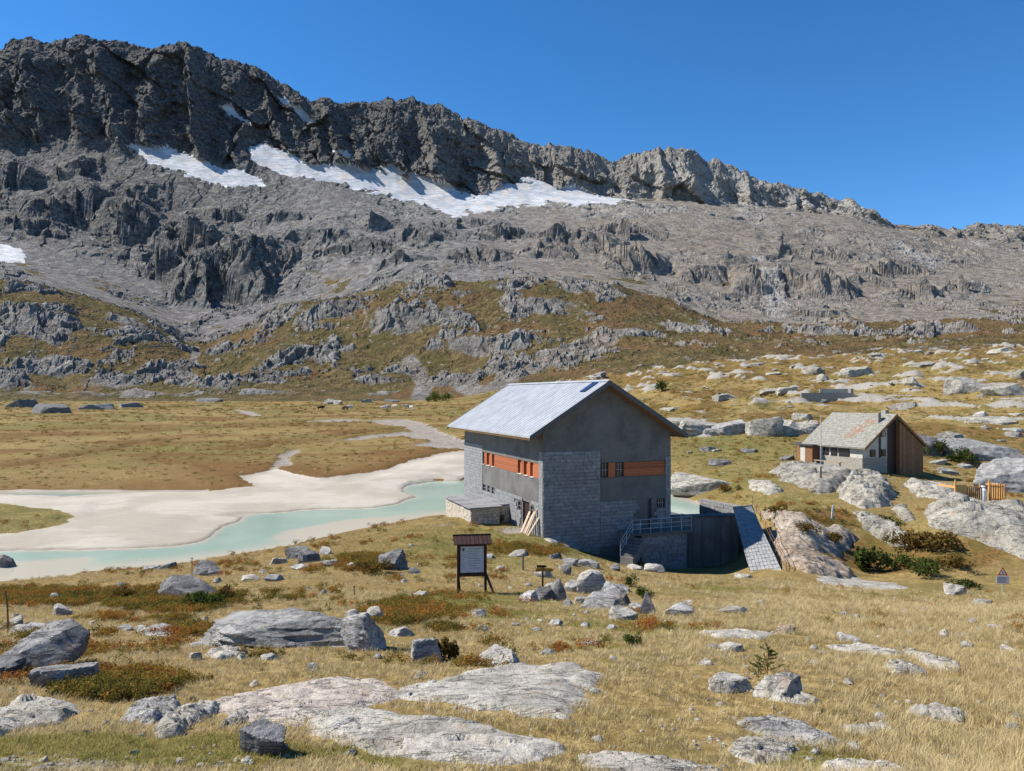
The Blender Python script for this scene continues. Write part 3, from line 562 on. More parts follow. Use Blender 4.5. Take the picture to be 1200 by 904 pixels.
M_MORTAR = mat_simple('mortar', (.17, .165, .16), (.24, .235, .225), 5., .95, .01)
M_METAL = mat_simple('roof_sheet', (.29, .305, .33), (.36, .375, .40), .9, .42, .003, stain=(.24, .255, .28), spec=.5)
M_DARKMET = mat_simple('dark_metal', (.05, .052, .06), (.09, .09, .10), 5., .5, .003)
M_WOODO = mat_simple('orange_wood', (.29, .082, .032), (.43, .145, .062), 3., .7, .006, .22, stretch=(1.5, 1.5, 14.))
M_WOODB = mat_simple('brown_wood', (.16, .075, .035), (.30, .15, .07), 3., .75, .008, .2, stretch=(7., 7., .8))
M_WOODD = mat_simple('dark_stained_wood', (.022, .011, .009), (.060, .028, .020), 5., .6, .006, .15, stretch=(4, 4, 1.))
M_WOODY = mat_simple('larch_wood', (.44, .21, .060), (.62, .34, .12), 4., .65, .006, .15, stretch=(6, 6, .8))
M_WOODG = mat_simple('weathered_wood', (.30, .22, .15), (.50, .40, .29), 4., .85, .01, .25, stretch=(6, 6, .8))
M_GLASS = NT('window_glass').out((.012, .014, .018), None, .06, .6)
M_PANELB = NT('blue_panel').out((.012, .022, .06), None, .12, .6)
M_WHITE = mat_simple('cream_plaster', (.40, .375, .32), (.52, .49, .43), 2., .9, .006, stain=(.5, .47, .41))
M_WPAINT = mat_simple('white_paint', (.72, .72, .70), (.82, .82, .80), 6., .5, .002)
M_RAIL = mat_simple('galvanised_rail', (.30, .33, .36), (.42, .45, .48), 8., .45, .002, spec=.5)
M_RUST = mat_simple('rusty_metal', (.10, .055, .035), (.18, .10, .06), 8., .8, .004)

# ================================================================== THE BIG BUILDING
TH = math.radians(21); HX, HY, HZ = 2.31, 55.0, -10.3; HW, HL = 10.97, 19.4
def a_of(px): k = (px-CX)/F; return (k*HY-HX)/(math.cos(TH)-k*math.sin(TH))
def b_of(px): k = (px-CX)/F; return (HX-k*HY)/(math.sin(TH)+k*math.cos(TH))
def wloc(a, b, c=0.): return (HX+a*math.cos(TH)-b*math.sin(TH), HY+a*math.sin(TH)+b*math.cos(TH), HZ+c)
house = empty('power_station', (HX, HY, HZ), TH)
tag(house, 'large grey concrete and stone block building with pale metal roof beside the lake', 'building')
def fb(mb, face, s0, s1, z0, z1, d0, d1):
    if face == 'g': return mb.box(s0, s1, -d1, -d0, z0, z1)
    return mb.box(-d1, -d0, s0, s1, z0, z1)
Z0, Z1, Z2, ZB = 2.3, 4.07, 5.2, 6.13
RA, RZ = 5.0, 11.44                         # ridge
EL, EZL, ER, EZR = -1.5, 7.38, 11.87, 7.32  # eaves
rl = (RZ-EZL)/(RA-EL); rr = (RZ-EZR)/(ER-RA)
under = lambda a: (RZ-(RA-a)*rl if a < RA else RZ-(a-RA)*rr)-.2
# core
k = .25
MB().prism([(k, -4.2), (HW-k, -4.2), (HW-k, under(HW-k)), (RA, under(RA)), (k, under(k))], 'y', k, HL-k).build('core_wall', M_MORTAR, house)
gw = MB().prism([(0, Z2), (HW, Z2), (HW, under(HW)), (RA, under(RA)), (0, under(0))], 'y', 0, k-.003)
gA, gB = a_of(703.2), a_of(779.4)
fb(gw, 'g', gA, gB, Z0, Z1, -k+.003, 0); fb(gw, 'g', 0, gA, -4.2, Z2-.001, -k+.003, -.012); fb(gw, 'g', gB, HW, -4.2, Z2-.001, -k+.003, -.012)
DA, DB = a_of(753), a_of(763.5); WA, WB = a_of(769.5), a_of(779)
fb(gw, 'g', gA, DA, -4.2, Z0, -k+.003, -.012); fb(gw, 'g', DB, WA, 0, Z0, -k+.003, -.012); fb(gw, 'g', DA, gB, -4.2, 0, -k+.003, -.012); fb(gw, 'g', WA, gB, 0, 1.55, -k+.003, -.012); fb(gw, 'g', WA, gB, 2.2, Z0, -k+.003, -.012)
gable_wall = gw.build('gable_wall', M_CONC, house)
# side wall facing the lake
lw = MB(); bA, bB = b_of(632.2), b_of(566.0)
fb(lw, 's', .26, HL, Z2, under(0)-.02, -k, 0); fb(lw, 's', bA, bB, Z0, Z1, -k, 0); fb(lw, 's', 0.26, bA, -4.2, Z2-.001, -k, -.012); fb(lw, 's', bB, HL, -4.2, Z2-.001, -k, -.012)
doorb0, doorb1 = b_of(620.3), b_of(612.5)
wins = [(b_of(625.2), b_of(621.6)), (b_of(611.0), b_of(607.0)), (b_of(579.0), b_of(576.0)), (b_of(574.0), b_of(571.0)), (b_of(569.0), b_of(565.8))]
wz = [(1.25, 1.85), (1.2, 1.85), (1.7, 2.25), (1.7, 2.25), (1.7, 2.25)]
cur = bA
segs = sorted([(doorb0, doorb1, 0., 2.05)]+[(w[0], min(w[1], bB), z[0], z[1]) for w, z in zip(wins, wz)])
for s0, s1, z0, z1 in segs:
    fb(lw, 's', cur, s0, -2, Z0, -k, -.012); fb(lw, 's', s0, s1, -2, z0, -k, -.012); fb(lw, 's', s0, s1, z1, Z0, -k, -.012); cur = s1
if bB-cur > .01: fb(lw, 's', cur, bB, -2, Z0, -k, -.012)
side_wall = lw.build('side_wall', M_CONC, house)
MB().box(HW-k, HW, k, HL, -4.2, under(HW)).build('rear_side_wall', M_CONC, house)
MB().prism([(0, -4.2), (HW, -4.2), (HW, under(HW)), (RA, under(RA)), (0, under(0))], 'y', HL-k, HL).build('back_wall', M_CONC, house)

# facing blocks: every block its own piece up to the limit, the rest joined
blk_meshes = []
def block_mesh(L, H, T, name='block'):
    mb = MB(); j = lambda: random.uniform(-.012, .012)
    p = [(0, 0, 0), (L, 0, 0), (L, T, 0), (0, T, 0), (0, 0, H), (L, 0, H), (L, T, H), (0, T, H)]
    p = [(x+j()*.6, y+(j() if y == 0 else 0), z+j()*.5) for x, y, z in p]; mb.hexa(p)
    me = bpy.data.meshes.new(name); me.from_pydata(mb.V, [], mb.F); me.update(); me.materials.append(M_BLOCK); return me
BL, BH = .86, .265
for f in (1., 1., 1., .5, .75): blk_meshes.append((BL*f, block_mesh(BL*f-.025, BH-.025, .07)))
nblk = [0]; rest = MB()
def panel(face, parent, s0, s1, z0, z1, holes=(), limit=True):
    nz = int((z1-z0)/BH); h = (z1-z0)/nz
    for r in range(nz):
        z = z0+r*h; s = s0-(BL*.5 if r % 2 else 0)*random.uniform(.6, 1.)
        while s < s1-.02:
            L = BL*random.choice((.75, 1., 1., 1.15)); e = min(s+L, s1)
            if s1-e < .18: e = s1
            b = max(s, s0)
            if e-b > .05 and not any(b < q1-.02 and e > q0+.02 and z < y1-.03 and z+h > y0+.03 for q0, q1, y0, y1 in holes):
                o = .045+random.uniform(0, .02); w = e-b-.018
                if limit and nblk[0] < 292:
                    me = min(blk_meshes, key=lambda q: abs(q[0]-(e-b)))[1]; ob = bpy.data.objects.new('block', me); COL.objects.link(ob); ob.parent = parent; nblk[0] += 1
                    l0 = max(v.co.x for v in me.vertices); ob.scale = (w/l0, 1, (h-.018)/(BH-.025))
                    if face == 'g': ob.location = (b+.009, -o, z+.009)
                    else: ob.location = (-o, e-.009, z+.009); ob.rotation_euler = (0, 0, -math.pi/2)
                else: fb(rest, face, b+.009, e-.009, z+.009, z+h-.009, -.02, o)
            s += L
panel('g', gable_wall, .0, gA, -1.75, ZB)
panel('g', gable_wall, gA+.01, gB-.01, -1.2, Z0-.05, [(DA-.05, DB, -2, 3), (WA, gB+.1, 1.55, 2.2)])
panel('g', gable_wall, gB+.01, HW, -.2, Z2+.3)
panel('s', side_wall, bB+.01, HL, 1.2, Z2+.6)
panel('s', side_wall, bA+.0, bB, -.5, Z0-.03, [(a-.02, b+.02, z0, z1) for a, b, z0, z1 in segs])
panel('s', side_wall, .0, bA, -.5, ZB)
panel('s', side_wall, bB+.01, HL, -2, 1.2)
r_ = rest.build('small_facing_blocks', M_BLOCK, house); r_['kind'] = 'stuff'

# ribbon window of the gable
def plank_run(face, parent, s0, s1, z0, z1, d, n, mat, name='plank'):
    h = (z1-z0)/n
    for i in range(n):
        fb(MB(), face, s0, s1, z0+i*h+.006, z0+(i+1)*h-.006, -.2, d+random.uniform(-.012, .012)).build(name, mat, parent)
def window(face, parent, s0, s1, z0, z1, bars=2, frame=M_WOODD, depth=-.12, name='window'):
    fr = MB(); t = .05
    for q in ((s0, s0+t, z0, z1), (s1-t, s1, z0, z1), (s0+t, s1-t, z0, z0+t), (s0+t, s1-t, z1-t, z1)): fb(fr, face, *q, depth-.08, depth+.05)
    w = fr.build(name, frame, parent)
    fb(MB(), face, s0+t, s1-t, z0+t, z1-t, depth-.03, depth).build('pane', M_GLASS, w)
    br = MB()
    for i in range(bars): c = s0+(s1-s0)*(i+1)/(bars+1); fb(br, face, c-.012, c+.012, z0+t, z1-t, depth+.03, depth+.055)
    c = (z0+z1)/2; fb(br, face, s0+t, s1-t, c-.012, c+.012, depth+.056, depth+.075)
    br.build('window_bars', M_RAIL, w); return w
window('g', house, gA+.02, a_of(713), Z1, Z2-.02); window('g', house, a_of(721.5), a_of(731), Z1, Z2-.02)
plank_run('g', house, a_of(713.3), a_of(721.2), Z1, Z2-.02, -.03, 1, M_WOODO)
plank_run('g', house, a_of(731.3), gB-.01, Z1+.01, Z2-.03, -.03, 6, M_WOODO)
MB().box(gA, gB, -.05, .2, Z1-.06, Z1-.001).build('window_sill', M_CONC, house)
# ribbon window of the lake side
sp = [(632, 625, 'w'), (625, 621, 'd'), (621, 618, 'w'), (618, 613.7, 'd'), (613.7, 611, 'w'), (611, 606.5, 'd'), (606.5, 579, 'w'), (579, 576.2, 'd'), (576.2, 574, 'w'), (574, 570.2, 'd'), (570.2, 567.5, 'w'), (567.5, 566.1, 'd')]
for p1, p0, kind in sp:
    s0, s1 = b_of(p1)+.01, b_of(p0)-.01
    if kind == 'd':
        fb(MB(), 's', s0, s1, Z1+.03, Z2-.03, -.23, -.2).build('shutter_recess', M_WOODO, house)
        MB().box(-.06, .2, s0, s1, Z1-.03, Z1+.02).build('window_sill', M_WHITE, house)
    else: plank_run('s', house, s0, s1, Z1+.01, Z2-.02, -.02, 5 if s1-s0 > 2 else 1, M_WOODO)
# doors and small windows
fb(MB(), 's', doorb0+.02, doorb1-.02, 0, 2.03, -.22, -.16).build('door', M_WOODD, house)
for w, z in zip(wins, wz): window('s', house, w[0]+.01, min(w[1], bB)-.01, z[0], z[1], 1)
fb(MB(), 'g', DA, a_of(759), 0, Z0-.02, -.24, -.03).build('door_surround', M_CONC, house)
fb(MB(), 'g', a_of(759.3), DB, 0, 2.1, -.24, -.18).build('terrace_door', M_DARKMET, house)
window('g', house, WA+.01, gB-.01, 1.57, 2.18, 3)
v = MB(); v.bar((a_of(713), .02, 10.1), (a_of(713), -.03, 10.1), .22, n=10); v.build('vent', M_DARKMET, house)
# roof
y0, y1 = -1.0, HL+.9
def roofslab(e, ez):
    t = .14; mb = MB(); p = [(e, y0, ez), (RA, y0, RZ), (RA, y1, RZ), (e, y1, ez)]
    mb.hexa([(x, y, z-t) for x, y, z in p]+p); return mb
rsl = roofslab(EL, EZL).build('roof', M_METAL, house); rsr = roofslab(ER, EZR).build('roof', M_METAL, house)
for (e, ez, par) in ((EL, EZL, rsl), (ER, EZR, rsr)):
    for i in range(34):
        y = y0+.3+i*(y1-y0-.6)/33; MB().hexa([(e, y-.012, ez+.001), (RA, y-.012, RZ+.001), (RA, y+.012, RZ+.001), (e, y+.012, ez+.001), (e, y-.012, ez+.018), (RA, y-.012, RZ+.018), (RA, y+.012, RZ+.018), (e, y+.012, ez+.018)]).build('roof_seam', M_METAL, par)
MB().hexa([(RA-.2, y0, RZ-.05), (RA, y0, RZ+.06), (RA, y1, RZ+.06), (RA-.2, y1, RZ-.05), (RA-.18, y0, RZ-.02), (RA, y0, RZ+.09), (RA, y1, RZ+.09), (RA-.18, y1, RZ-.02)]).build('ridge_cap', M_METAL, house)
for (e, ez) in ((EL, EZL), (ER, EZR)):
    for yy in (y0-.04, y1): MB().hexa([(e, yy, ez-.36), (RA, yy, RZ-.36), (RA, yy+.04, RZ-.36), (e, yy+.04, ez-.36), (e, yy, ez+.03), (RA, yy, RZ+.03), (RA, yy+.04, RZ+.03), (e, yy+.04, ez+.03)]).build('barge_board', M_DARKMET, house)
    s_ = 1 if e < RA else -1
    MB().box(min(e+s_*.12, e+s_*.18), max(e+s_*.12, e+s_*.18), y0+.05, y1-.05, ez-.30, ez-.10+.1*0).build('eaves_board', M_WOODY, house)
    sl = (RZ-ez)/abs(RA-e)
    sof = MB(); w_ = 1.45 if e < RA else .85
    sof.hexa([(e+s_*.19, y0+.03, ez-.30), (e+s_*(w_-.0), y0+.03, ez-.3+sl*(w_-.19)), (e+s_*w_, y1-.03, ez-.3+sl*(w_-.19)), (e+s_*.19, y1-.03, ez-.3), (e+s_*.19, y0+.03, ez-.26), (e+s_*w_, y0+.03, ez-.26+sl*(w_-.19)), (e+s_*w_, y1-.03, ez-.26+sl*(w_-.19)), (e+s_*.19, y1-.03, ez-.26)])
    sof.build('soffit', M_WOODB, house)
    MB().hexa([(e+s_*w_, y0+.03, ez-.28+sl*(w_-.19)), (RA, y0+.03, RZ-.33), (RA, -.005, RZ-.33), (e+s_*w_, -.005, ez-.28+sl*(w_-.19)), (e+s_*w_, y0+.03, ez-.24+sl*(w_-.19)), (RA, y0+.03, RZ-.29), (RA, -.005, RZ-.29), (e+s_*w_, -.005, ez-.24+sl*(w_-.19))]).build('verge_soffit', M_WOODB, house)
def on_roof(a, y, up=.0): return (a, y, RZ-(RA-a)*rl+up)
MB().hexa([on_roof(3.6, .35, .01), on_roof(4.75, .35, .01), on_roof(4.75, 1.25, .01), on_roof(3.6, 1.25, .01), on_roof(3.6, .35, .09), on_roof(4.75, .35, .09), on_roof(4.75, 1.25, .09), on_roof(3.6, 1.25, .09)]).build('skylight', M_PANELB, house)

# ------------------------------------------------------------------ stone annex with flagstone roof, on the lake side
annex = empty('stone_annex', wloc(-1.8, 9, 0), TH)
tag(annex, 'low stone annex with flagstone roof built against the lakeside wall of the large building', 'annex')
M_RUBBLE = mat_simple('rubble_stone', (.34, .29, .22), (.56, .50, .42), 5., .9, .03, .15)
def stones_wall(parent, name, p0, p1, z0, z1, th=.25, bl=.5, bh=.25, mat=M_RUBBLE, backing=M_MORTAR, lim=120, slope=0.):
    """wall from p0 to p1 in plan with separate facing stones; the outer side is to the right of p0->p1"""
    p0 = Vector((*p0, 0)); p1 = Vector((*p1, 0)); d = (p1-p0); L = d.length; d.normalize(); n = Vector((d.y, -d.x, 0))
    pt = lambda s, o, z: tuple(p0+d*s+n*o+Vector((0, 0, z)))
    zt = lambda s: z1+slope*s
    mb = MB(); mb.hexa([pt(0, -th, z0), pt(L, -th, z0), pt(L, 0, z0), pt(0, 0, z0), pt(0, -th, zt(0)), pt(L, -th, zt(L)), pt(L, 0, zt(L)), pt(0, 0, zt(0))]); w = mb.build(name, backing, parent)
    cnt = 0; R = MB(); r = 0; z = z0
    while z < max(zt(0), zt(L))-.05:
        s = -random.random()*bl*.7
        while s < L:
            l = bl*random.uniform(.7, 1.3); a = max(s, 0)+.012; b = min(s+l, L)-.012
            if b-a > .08:
                za = z+.01; zb = z+bh-.012; za1 = min(zb, zt(a)-.005); zb1 = min(zb, zt(b)-.005)
                if za1-za > .04 and zb1-za > .04:
                    o = random.uniform(.02, .06); P8 = [pt(a, -.04, za), pt(b, -.04, za), pt(b, o, za), pt(a, o, za), pt(a, -.04, za1), pt(b, -.04, zb1), pt(b, o*.8, zb1), pt(a, o*.9, za1)]
                    if cnt < lim: MB().hexa(P8).build('stone', mat, w); cnt += 1
                    else: R.hexa(P8)
            s += l
        z += bh
    if R.V: q = R.build('small_facing_stones', mat, w); q['kind'] = 'stuff'
    return w
# annex local frame: origin at (a=-1.8, b=9)
A0, A1, B0, B1, AT = -1.85, 1.75, -3.0, 4.2, 1.3
stones_wall(annex, 'lake_wall', (A0, B1), (A0, B0), -1.6, AT, lim=90)
stones_wall(annex, 'front_wall', (A0+.002, B0), (.55, B0), -1.2, AT, lim=60)
stones_wall(annex, 'end_wall', (.55, B0+.9), (A1, B0+.9), -1., AT, lim=40)
MB().box(A0+.26, A1, B0+1.2, B1-.01, -1.5, AT-.01).build('core', M_MORTAR, annex)
for i in range(7):
    for j in range(4):
        a0 = A0-.22+j*(A1-A0+.22)/4; b0 = B0-.2+i*(B1-B0+.4)/7; w_ = (A1-A0+.22)/4; d_ = (B1-B0+.4)/7
        if a0 > .5 and b0 < B0+.4: continue
        zz = AT+random.uniform(.0, .03); p = [(a0+.01+random.uniform(0, .03), b0+.01, zz), (a0+w_-.01, b0+.02, zz+random.uniform(0, .02)), (a0+w_-.015, b0+d_-.01-random.uniform(0, .03), zz+.01), (a0+.015, b0+d_-.012, zz+random.uniform(0, .02))]
        MB().hexa(p+[(x, y, z+.07) for x, y, z in p]).build('flagstone', M_BLOCK, annex)

# ------------------------------------------------------------------ terrace with stair and railing
terr = empty('stair_terrace', wloc(9, -1, 0), TH); tag(terr, 'raised concrete terrace on block walls at the gable end of the large building', 'terrace')
ta0, ta1, tb0 = 6.3-9, 11.65-9, -2.0+1
MB().box(ta0, ta1, tb0, .96, -.16, -.002).build('deck_slab', M_CONC, terr)
stones_wall(terr, 'front_wall', (ta0+1.0, tb0+.25), (ta1-.4, tb0+.25), -4., -.165, th=.3, bl=.75, bh=.28, mat=M_BLOCK, lim=70)
MB().box(ta0+.05, ta0+.3, tb0+.2, .9, -4., -.165).build('side_wall', M_CONCD, terr)
def railing(name, pts, label, parent_loc, rz, h=1.02, n_rail=3, step=1.0, mat=M_RAIL, group=None):
    e = empty(name, parent_loc, rz); tag(e, label, 'railing', group)
    for p, q in zip(pts[:-1], pts[1:]):
        p = Vector(p); q = Vector(q); L = (q-p).length; n = max(1, round(L/step))
        for i in range(n+1):
            if i == 0 and p != Vector(pts[0]): continue
            c = p+(q-p)*i/n; MB().bar(c, c+Vector((0, 0, h)), .045, n=6).build('post', mat, e)
        for r in range(n_rail):
            zz = Vector((0, 0, h*(r+1)/n_rail)) if n_rail > 1 else Vector((0, 0, h)); MB().bar(p+zz, q+zz, .042, n=6).build('rail', mat, e)
    return e
SD = Vector((-1.5, -.85, -1.35)); tl = Vector((ta0+.1, tb0+.06, 0))
railing('terrace_railing', [tuple(tl+SD), tuple(tl), (ta0+.75, tb0+.06, 0), (ta1-.06, tb0+.06, 0), (ta1-.06, .5, 0)], 'grey tubular railing along the terrace and its stair', wloc(9, -1, 0), TH)
st = empty('entrance_stair', wloc(9, -1, 0), TH); tag(st, 'short concrete stair going down from the railed terrace to the grass', 'stair')
side = Vector((-SD.y, SD.x, 0)).normalized()*-1.0
for i in range(7):
    c = tl+SD*((i+.5)/7.); c2 = tl+SD*((i+1.5)/7.); zt = tl.z+SD.z*(i+1)/7.; s2 = side*-1.
    p = [c-side*.05, c2-side*.05, c2-side*1.1, c-side*1.1]
    MB().hexa([(q.x, q.y, zt-.9) for q in p]+[(q.x, q.y, zt) for q in p]).build('step', M_CONC, st)

# ------------------------------------------------------------------ dam, wing wall
def wpt(px, py, Y): return Vector(((px-CX)/F*Y, Y, -(py-CY)/F*Y))
d0 = Vector(wloc(10.9, .6)); d0.z = 0; d1 = Vector((18.4, 60.6, 0)); dv = (d1-d0); dl_ = dv.length; ang = math.atan2(dv.y, dv.x)
dam = empty('dam_wall', (d0.x, d0.y, -9.8), ang); tag(dam, 'dark stained concrete dam wall between the large building and the sloping wing wall', 'dam')
MB().box(0, dl_, 0, .9, -5.5, 0).build('dam_body', M_CONCD, dam); MB().box(0, dl_, -.06, .96, .001, .14).build('coping', M_CONC, dam)
nj = 4
for i in range(1, nj): MB().box(dl_*i/nj-.03, dl_*i/nj+.03, -.02, -.001, -5.5, 0).build('joint_strip', M_CONC, dam)
TL, TR, BR, BLc = wpt(858.5, 594.5, 58.6), wpt(880, 592, 60.4), wpt(914, 664, 50.4), wpt(878, 668, 52.)
BR = BR+(BR-TR)*.12; BLc = BLc+(BLc-TL)*.12
wing = empty('wing_wall', BLc, 0); tag(wing, 'sunlit sloping wing wall of small stone blocks at the right end of the dam', 'wall')
O = BLc; q = [TL-O, TR-O, BR-O, BLc-O]
mb = MB(); back = Vector((1.2, 1.4, -2.2)); mb.hexa([BLc-O, BR-O, BR-O+back, BLc-O+back, TL-O, TR-O, TR-O+back, TL-O+back]); wb = mb.build('wall_body', M_BLOCK, wing)
nrm = (q[2]-q[3]).cross(q[0]-q[3]).normalized(); nrm = nrm if nrm.y < 0 else -nrm
R = MB(); nr_, nc_ = 22, 8
for i in range(nr_):
    off = random.random()*.5
    for j in range(-1, nc_+1):
        u0, u1 = max(0, (j+off)/nc_), min(1, (j+off+1)/nc_)
        if u1-u0 < .03: continue
        v0, v1 = i/nr_, (i+1)/nr_; e1, e2 = .006, .05/nr_*.9
        f = lambda u, v, o: tuple((q[3]*(1-u)+q[2]*u)*(1-v)+(q[0]*(1-u)+q[1]*u)*v+nrm*o)
        o = .02+random.uniform(0, .025); ua, ub, va, vb = u0+e1, u1-e1, v0+e2, v1-e2
        R.hexa([f(ua, va, -.02), f(ub, va, -.02), f(ub, vb, -.02), f(ua, vb, -.02), f(ua, va, o), f(ub, va, o), f(ub, vb, o), f(ua, vb, o)])
b_ = R.build('facing_block', M_BLOCK, wb); b_['kind'] = 'stuff'
MB().quadslab([TL-O+Vector((0, 0, .02)), TR-O+Vector((0, 0, .02)), TR-O+back+Vector((0, 0, .05)), TL-O+back+Vector((0, 0, .05))], .12).build('coping', M_CONC, wing)
e1_ = TR-O+Vector((.15, .1, 0)); e2_ = BR-O+Vector((.2, .1, 0))
railing('wing_railing', [tuple(e1_), tuple(e2_)], 'thin rusty railing along the upper edge of the sloping wing wall', O, 0, .75, 2, 1.6, M_RUST)
par = empty('lake_parapet', wpt(820, 607, 66.), 0); tag(par, 'pale stone block parapet wall behind the dam beside the water', 'wall')
pa = wpt(820, 585, 66.); pb = wpt(866, 589, 61.6); base_ = wpt(820, 607, 66.)
stones_wall(par, 'parapet', (0, 0), (pb.x-base_.x, pb.y-base_.y), -2.5, pa.z-base_.z, th=.5, bl=.6, bh=.27, mat=M_BLOCK, lim=80)
low = empty('low_block_wall', wpt(912, 668, 54.8), 0); tag(low, 'low dark block wall at the foot of the wing wall', 'wall')
lb = wpt(941, 664, 54.0)-wpt(912, 668, 54.8); stones_wall(low, 'block_wall', (0, 0), (lb.x, lb.y), -.8, .75, th=.5, bl=.5, bh=.25, mat=M_BLOCK, lim=40)
# ================================================================== MOUNTAIN HUT
BETA = math.radians(65); hx, hy = 41.4, 88.0; HB = -8.37
# local frame: x along the gable (towards right/back), y along the ridge (towards left/back)
hut = empty('mountain_hut', (hx, hy, HB), math.pi/2-BETA); tag(hut, 'small mountain hut with slate roof, white walls and wooden gable on the right slope', 'hut')
D_, L_ = 9.85, 8.4; hE, hR = 2.5, 6.05
gd = lambda x: hE+(hR-hE)*(1-abs(x-D_/2)/(D_/2))
M_SLATE = mat_simple('roof_slate', (.16, .158, .135), (.28, .27, .23), 3., .8, .01, .1)
M_SLATER = mat_simple('rusty_slate', (.24, .145, .10), (.33, .22, .16), 3., .8, .01, .1)
M_STONEW = mat_simple('hut_base_stone', (.22, .20, .17), (.36, .33, .28), 5., .9, .02)
MB().prism([(0, -2.5), (D_, -2.5), (D_, hE), (D_/2, hR), (0, hE)], 'y', 0, L_).build('wall', M_WHITE, hut)
b1 = MB(); b1.box(-.06, 0, -.03, L_-2.2, -2, 1.0); b1.build('stone_plinth', M_STONEW, hut)
MB().box(-.03, 4.0, -.06, -.001, -2.5, .95).build('stone_plinth', M_STONEW, hut)
# windows on the sunny side (x = 0) and the gable (y = 0)
for (y0_, y1_) in ((1.9, 3.3), (3.7, 4.5), (5.0, 5.7)):
    w = MB().box(-.09, -.02, y0_-.07, y1_+.07, 1.0, 1.95).build('window', M_WOODD, hut); MB().box(-.11, -.092, y0_, y1_, 1.07, 1.88).build('pane', M_GLASS, w)
for (x0_, x1_, z0_, z1_) in ((1.35, 2.0, 1.15, 1.9), (3.25, 3.75, 1.15, 1.9), (3.25, 3.7, 3.5, 4.1)):
    w = MB().box(x0_-.12, x1_+.12, -.09, -.02, z0_-.05, z1_+.05).build('window', M_WOODD, hut); MB().box(x0_, x1_, -.11, -.092, z0_, z1_).build('pane', M_GLASS, w)
# timber gable cladding on the right half: separate boards
x = 4.2; i = 0
while x < D_-.05:
    w_ = .36; m_ = M_WOODB if x > 5.6 else M_WOODD
    zt = min(gd(x), gd(x+w_))-.12
    MB().box(x+.01, min(x+w_, D_)-.01, -.10-(.5 if x > 5.6 else 0), -.061-(.35 if x > 5.6 else 0)*0, -2.6, zt).build('board', m_ if x < 5.6 else M_WOODY if False else M_WOODB, hut); x += w_
MB().box(3.05-.3, 3.05, -.07, -.002, .95, gd(2.9)-.1).build('dark_post', M_WOODD, hut)
# roof: slabs with rows of slates
def hut_roof(side):
    s = 1 if side < 0 else -1; ov = .55; e = Vector((-ov if side < 0 else D_+ov, 0, hE-ov*(hR-hE)/(D_/2)+.12)); rdg = Vector((D_/2, 0, hR+.12)); ya, yb = -.75, L_+.35
    pr = [(e.x, ya, e.z), (rdg.x, ya, rdg.z), (rdg.x, yb, rdg.z), (e.x, yb, e.z)]
    r = MB().hexa([(x, y, z-.12) for x, y, z in pr]+pr).build('roof', M_SLATE, hut)
    n = Vector((-(rdg.z-e.z)*s, 0, abs(rdg.x-e.x))).normalized(); R = MB(); Rr = MB(); nr, nc = 20, 24
    for i in range(nr):
        for j in range(nc+1):
            u = (j-(.5 if i % 2 else 0))/nc; y0 = ya+(yb-ya)*max(0, u); y1 = ya+(yb-ya)*min(1, u+1/nc)
            if y1-y0 < .05: continue
            a = e+(rdg-e)*(i/nr); b = e+(rdg-e)*min(1, (i+1.15)/nr); d = random.uniform(.0, .012); ym = (y0+y1)/2
            p = [(a.x, y0+.01, a.z), (a.x, y1-.01, a.z), (b.x, y1-.01, b.z), (b.x, y0+.01, b.z)]
            lo = n*.004; hi = n*(.035+d); mid_ = n*(.012+d)
            P8 = [tuple(Vector(p[0])+lo), tuple(Vector(p[1])+lo), tuple(Vector(p[2])+lo), tuple(Vector(p[3])+lo), tuple(Vector(p[0])+hi), tuple(Vector(p[1])+hi), tuple(Vector(p[2])+mid_), tuple(Vector(p[3])+mid_)]
            rust = side < 0 and abs((j/nc-.33)-(i/nr-.45)*-.28) < .09 and .2 < i/nr < .8 and random.random() < .6
            (Rr if rust else R).hexa(P8)
    o = R.build('roof_slates', M_SLATE, r); o['kind'] = 'stuff'
    if Rr.V: o = Rr.build('rust_stained_slates', M_SLATER, r); o['kind'] = 'stuff'
    for yy in (ya-.06, yb): MB().hexa([(e.x, yy, e.z-.3), (rdg.x, yy, rdg.z-.3), (rdg.x, yy+.06, rdg.z-.3), (e.x, yy+.06, e.z-.3), (e.x, yy, e.z+.02), (rdg.x, yy, rdg.z+.02), (rdg.x, yy+.06, rdg.z+.02), (e.x, yy+.06, e.z+.02)]).build('barge_board', M_WOODB, hut)
hut_roof(-1); hut_roof(1)
ch = MB().box(3.3, 3.8, .5, 1.0, 4.2, 6.3).build('chimney', M_STONEW, hut)
ch = MB().box(D_/2+.5, D_/2+1.1, 1.2, 1.8, 5, 6.6).build('chimney', M_STONEW, hut)
MB().box(-1.2, 0, L_-2.0, L_+.1, -1.5, 2.1).build('side_porch', M_WOODB, hut); MB().box(-1.5, .1, L_-2.2, L_+.6, 2.12, 2.26).build('porch_roof', M_DARKMET, hut); MB().box(-1.24, -1.21, L_-.9, L_-.1, 0, 1.9).build('porch_door', M_WHITE, hut)
lean = MB().box(0, 1.8, L_+.01, L_+1.6, -1.5, 2.2).build('rear_shed', M_WOODB, hut); MB().box(-.2, 2, L_, L_+1.9, 2.2, 2.32).build('shed_roof', M_DARKMET, hut)
MB().box(-2.3, -1.9, 1.2, 5.2, .42, .50).build('long_bench', M_WOODG, hut); MB().box(-2.25, -1.95, 1.4, 1.55, -1.2, .42).build('bench_leg', M_WOODG, hut); MB().box(-2.25, -1.95, 4.9, 5.05, -1.2, .42).build('bench_leg', M_WOODG, hut)

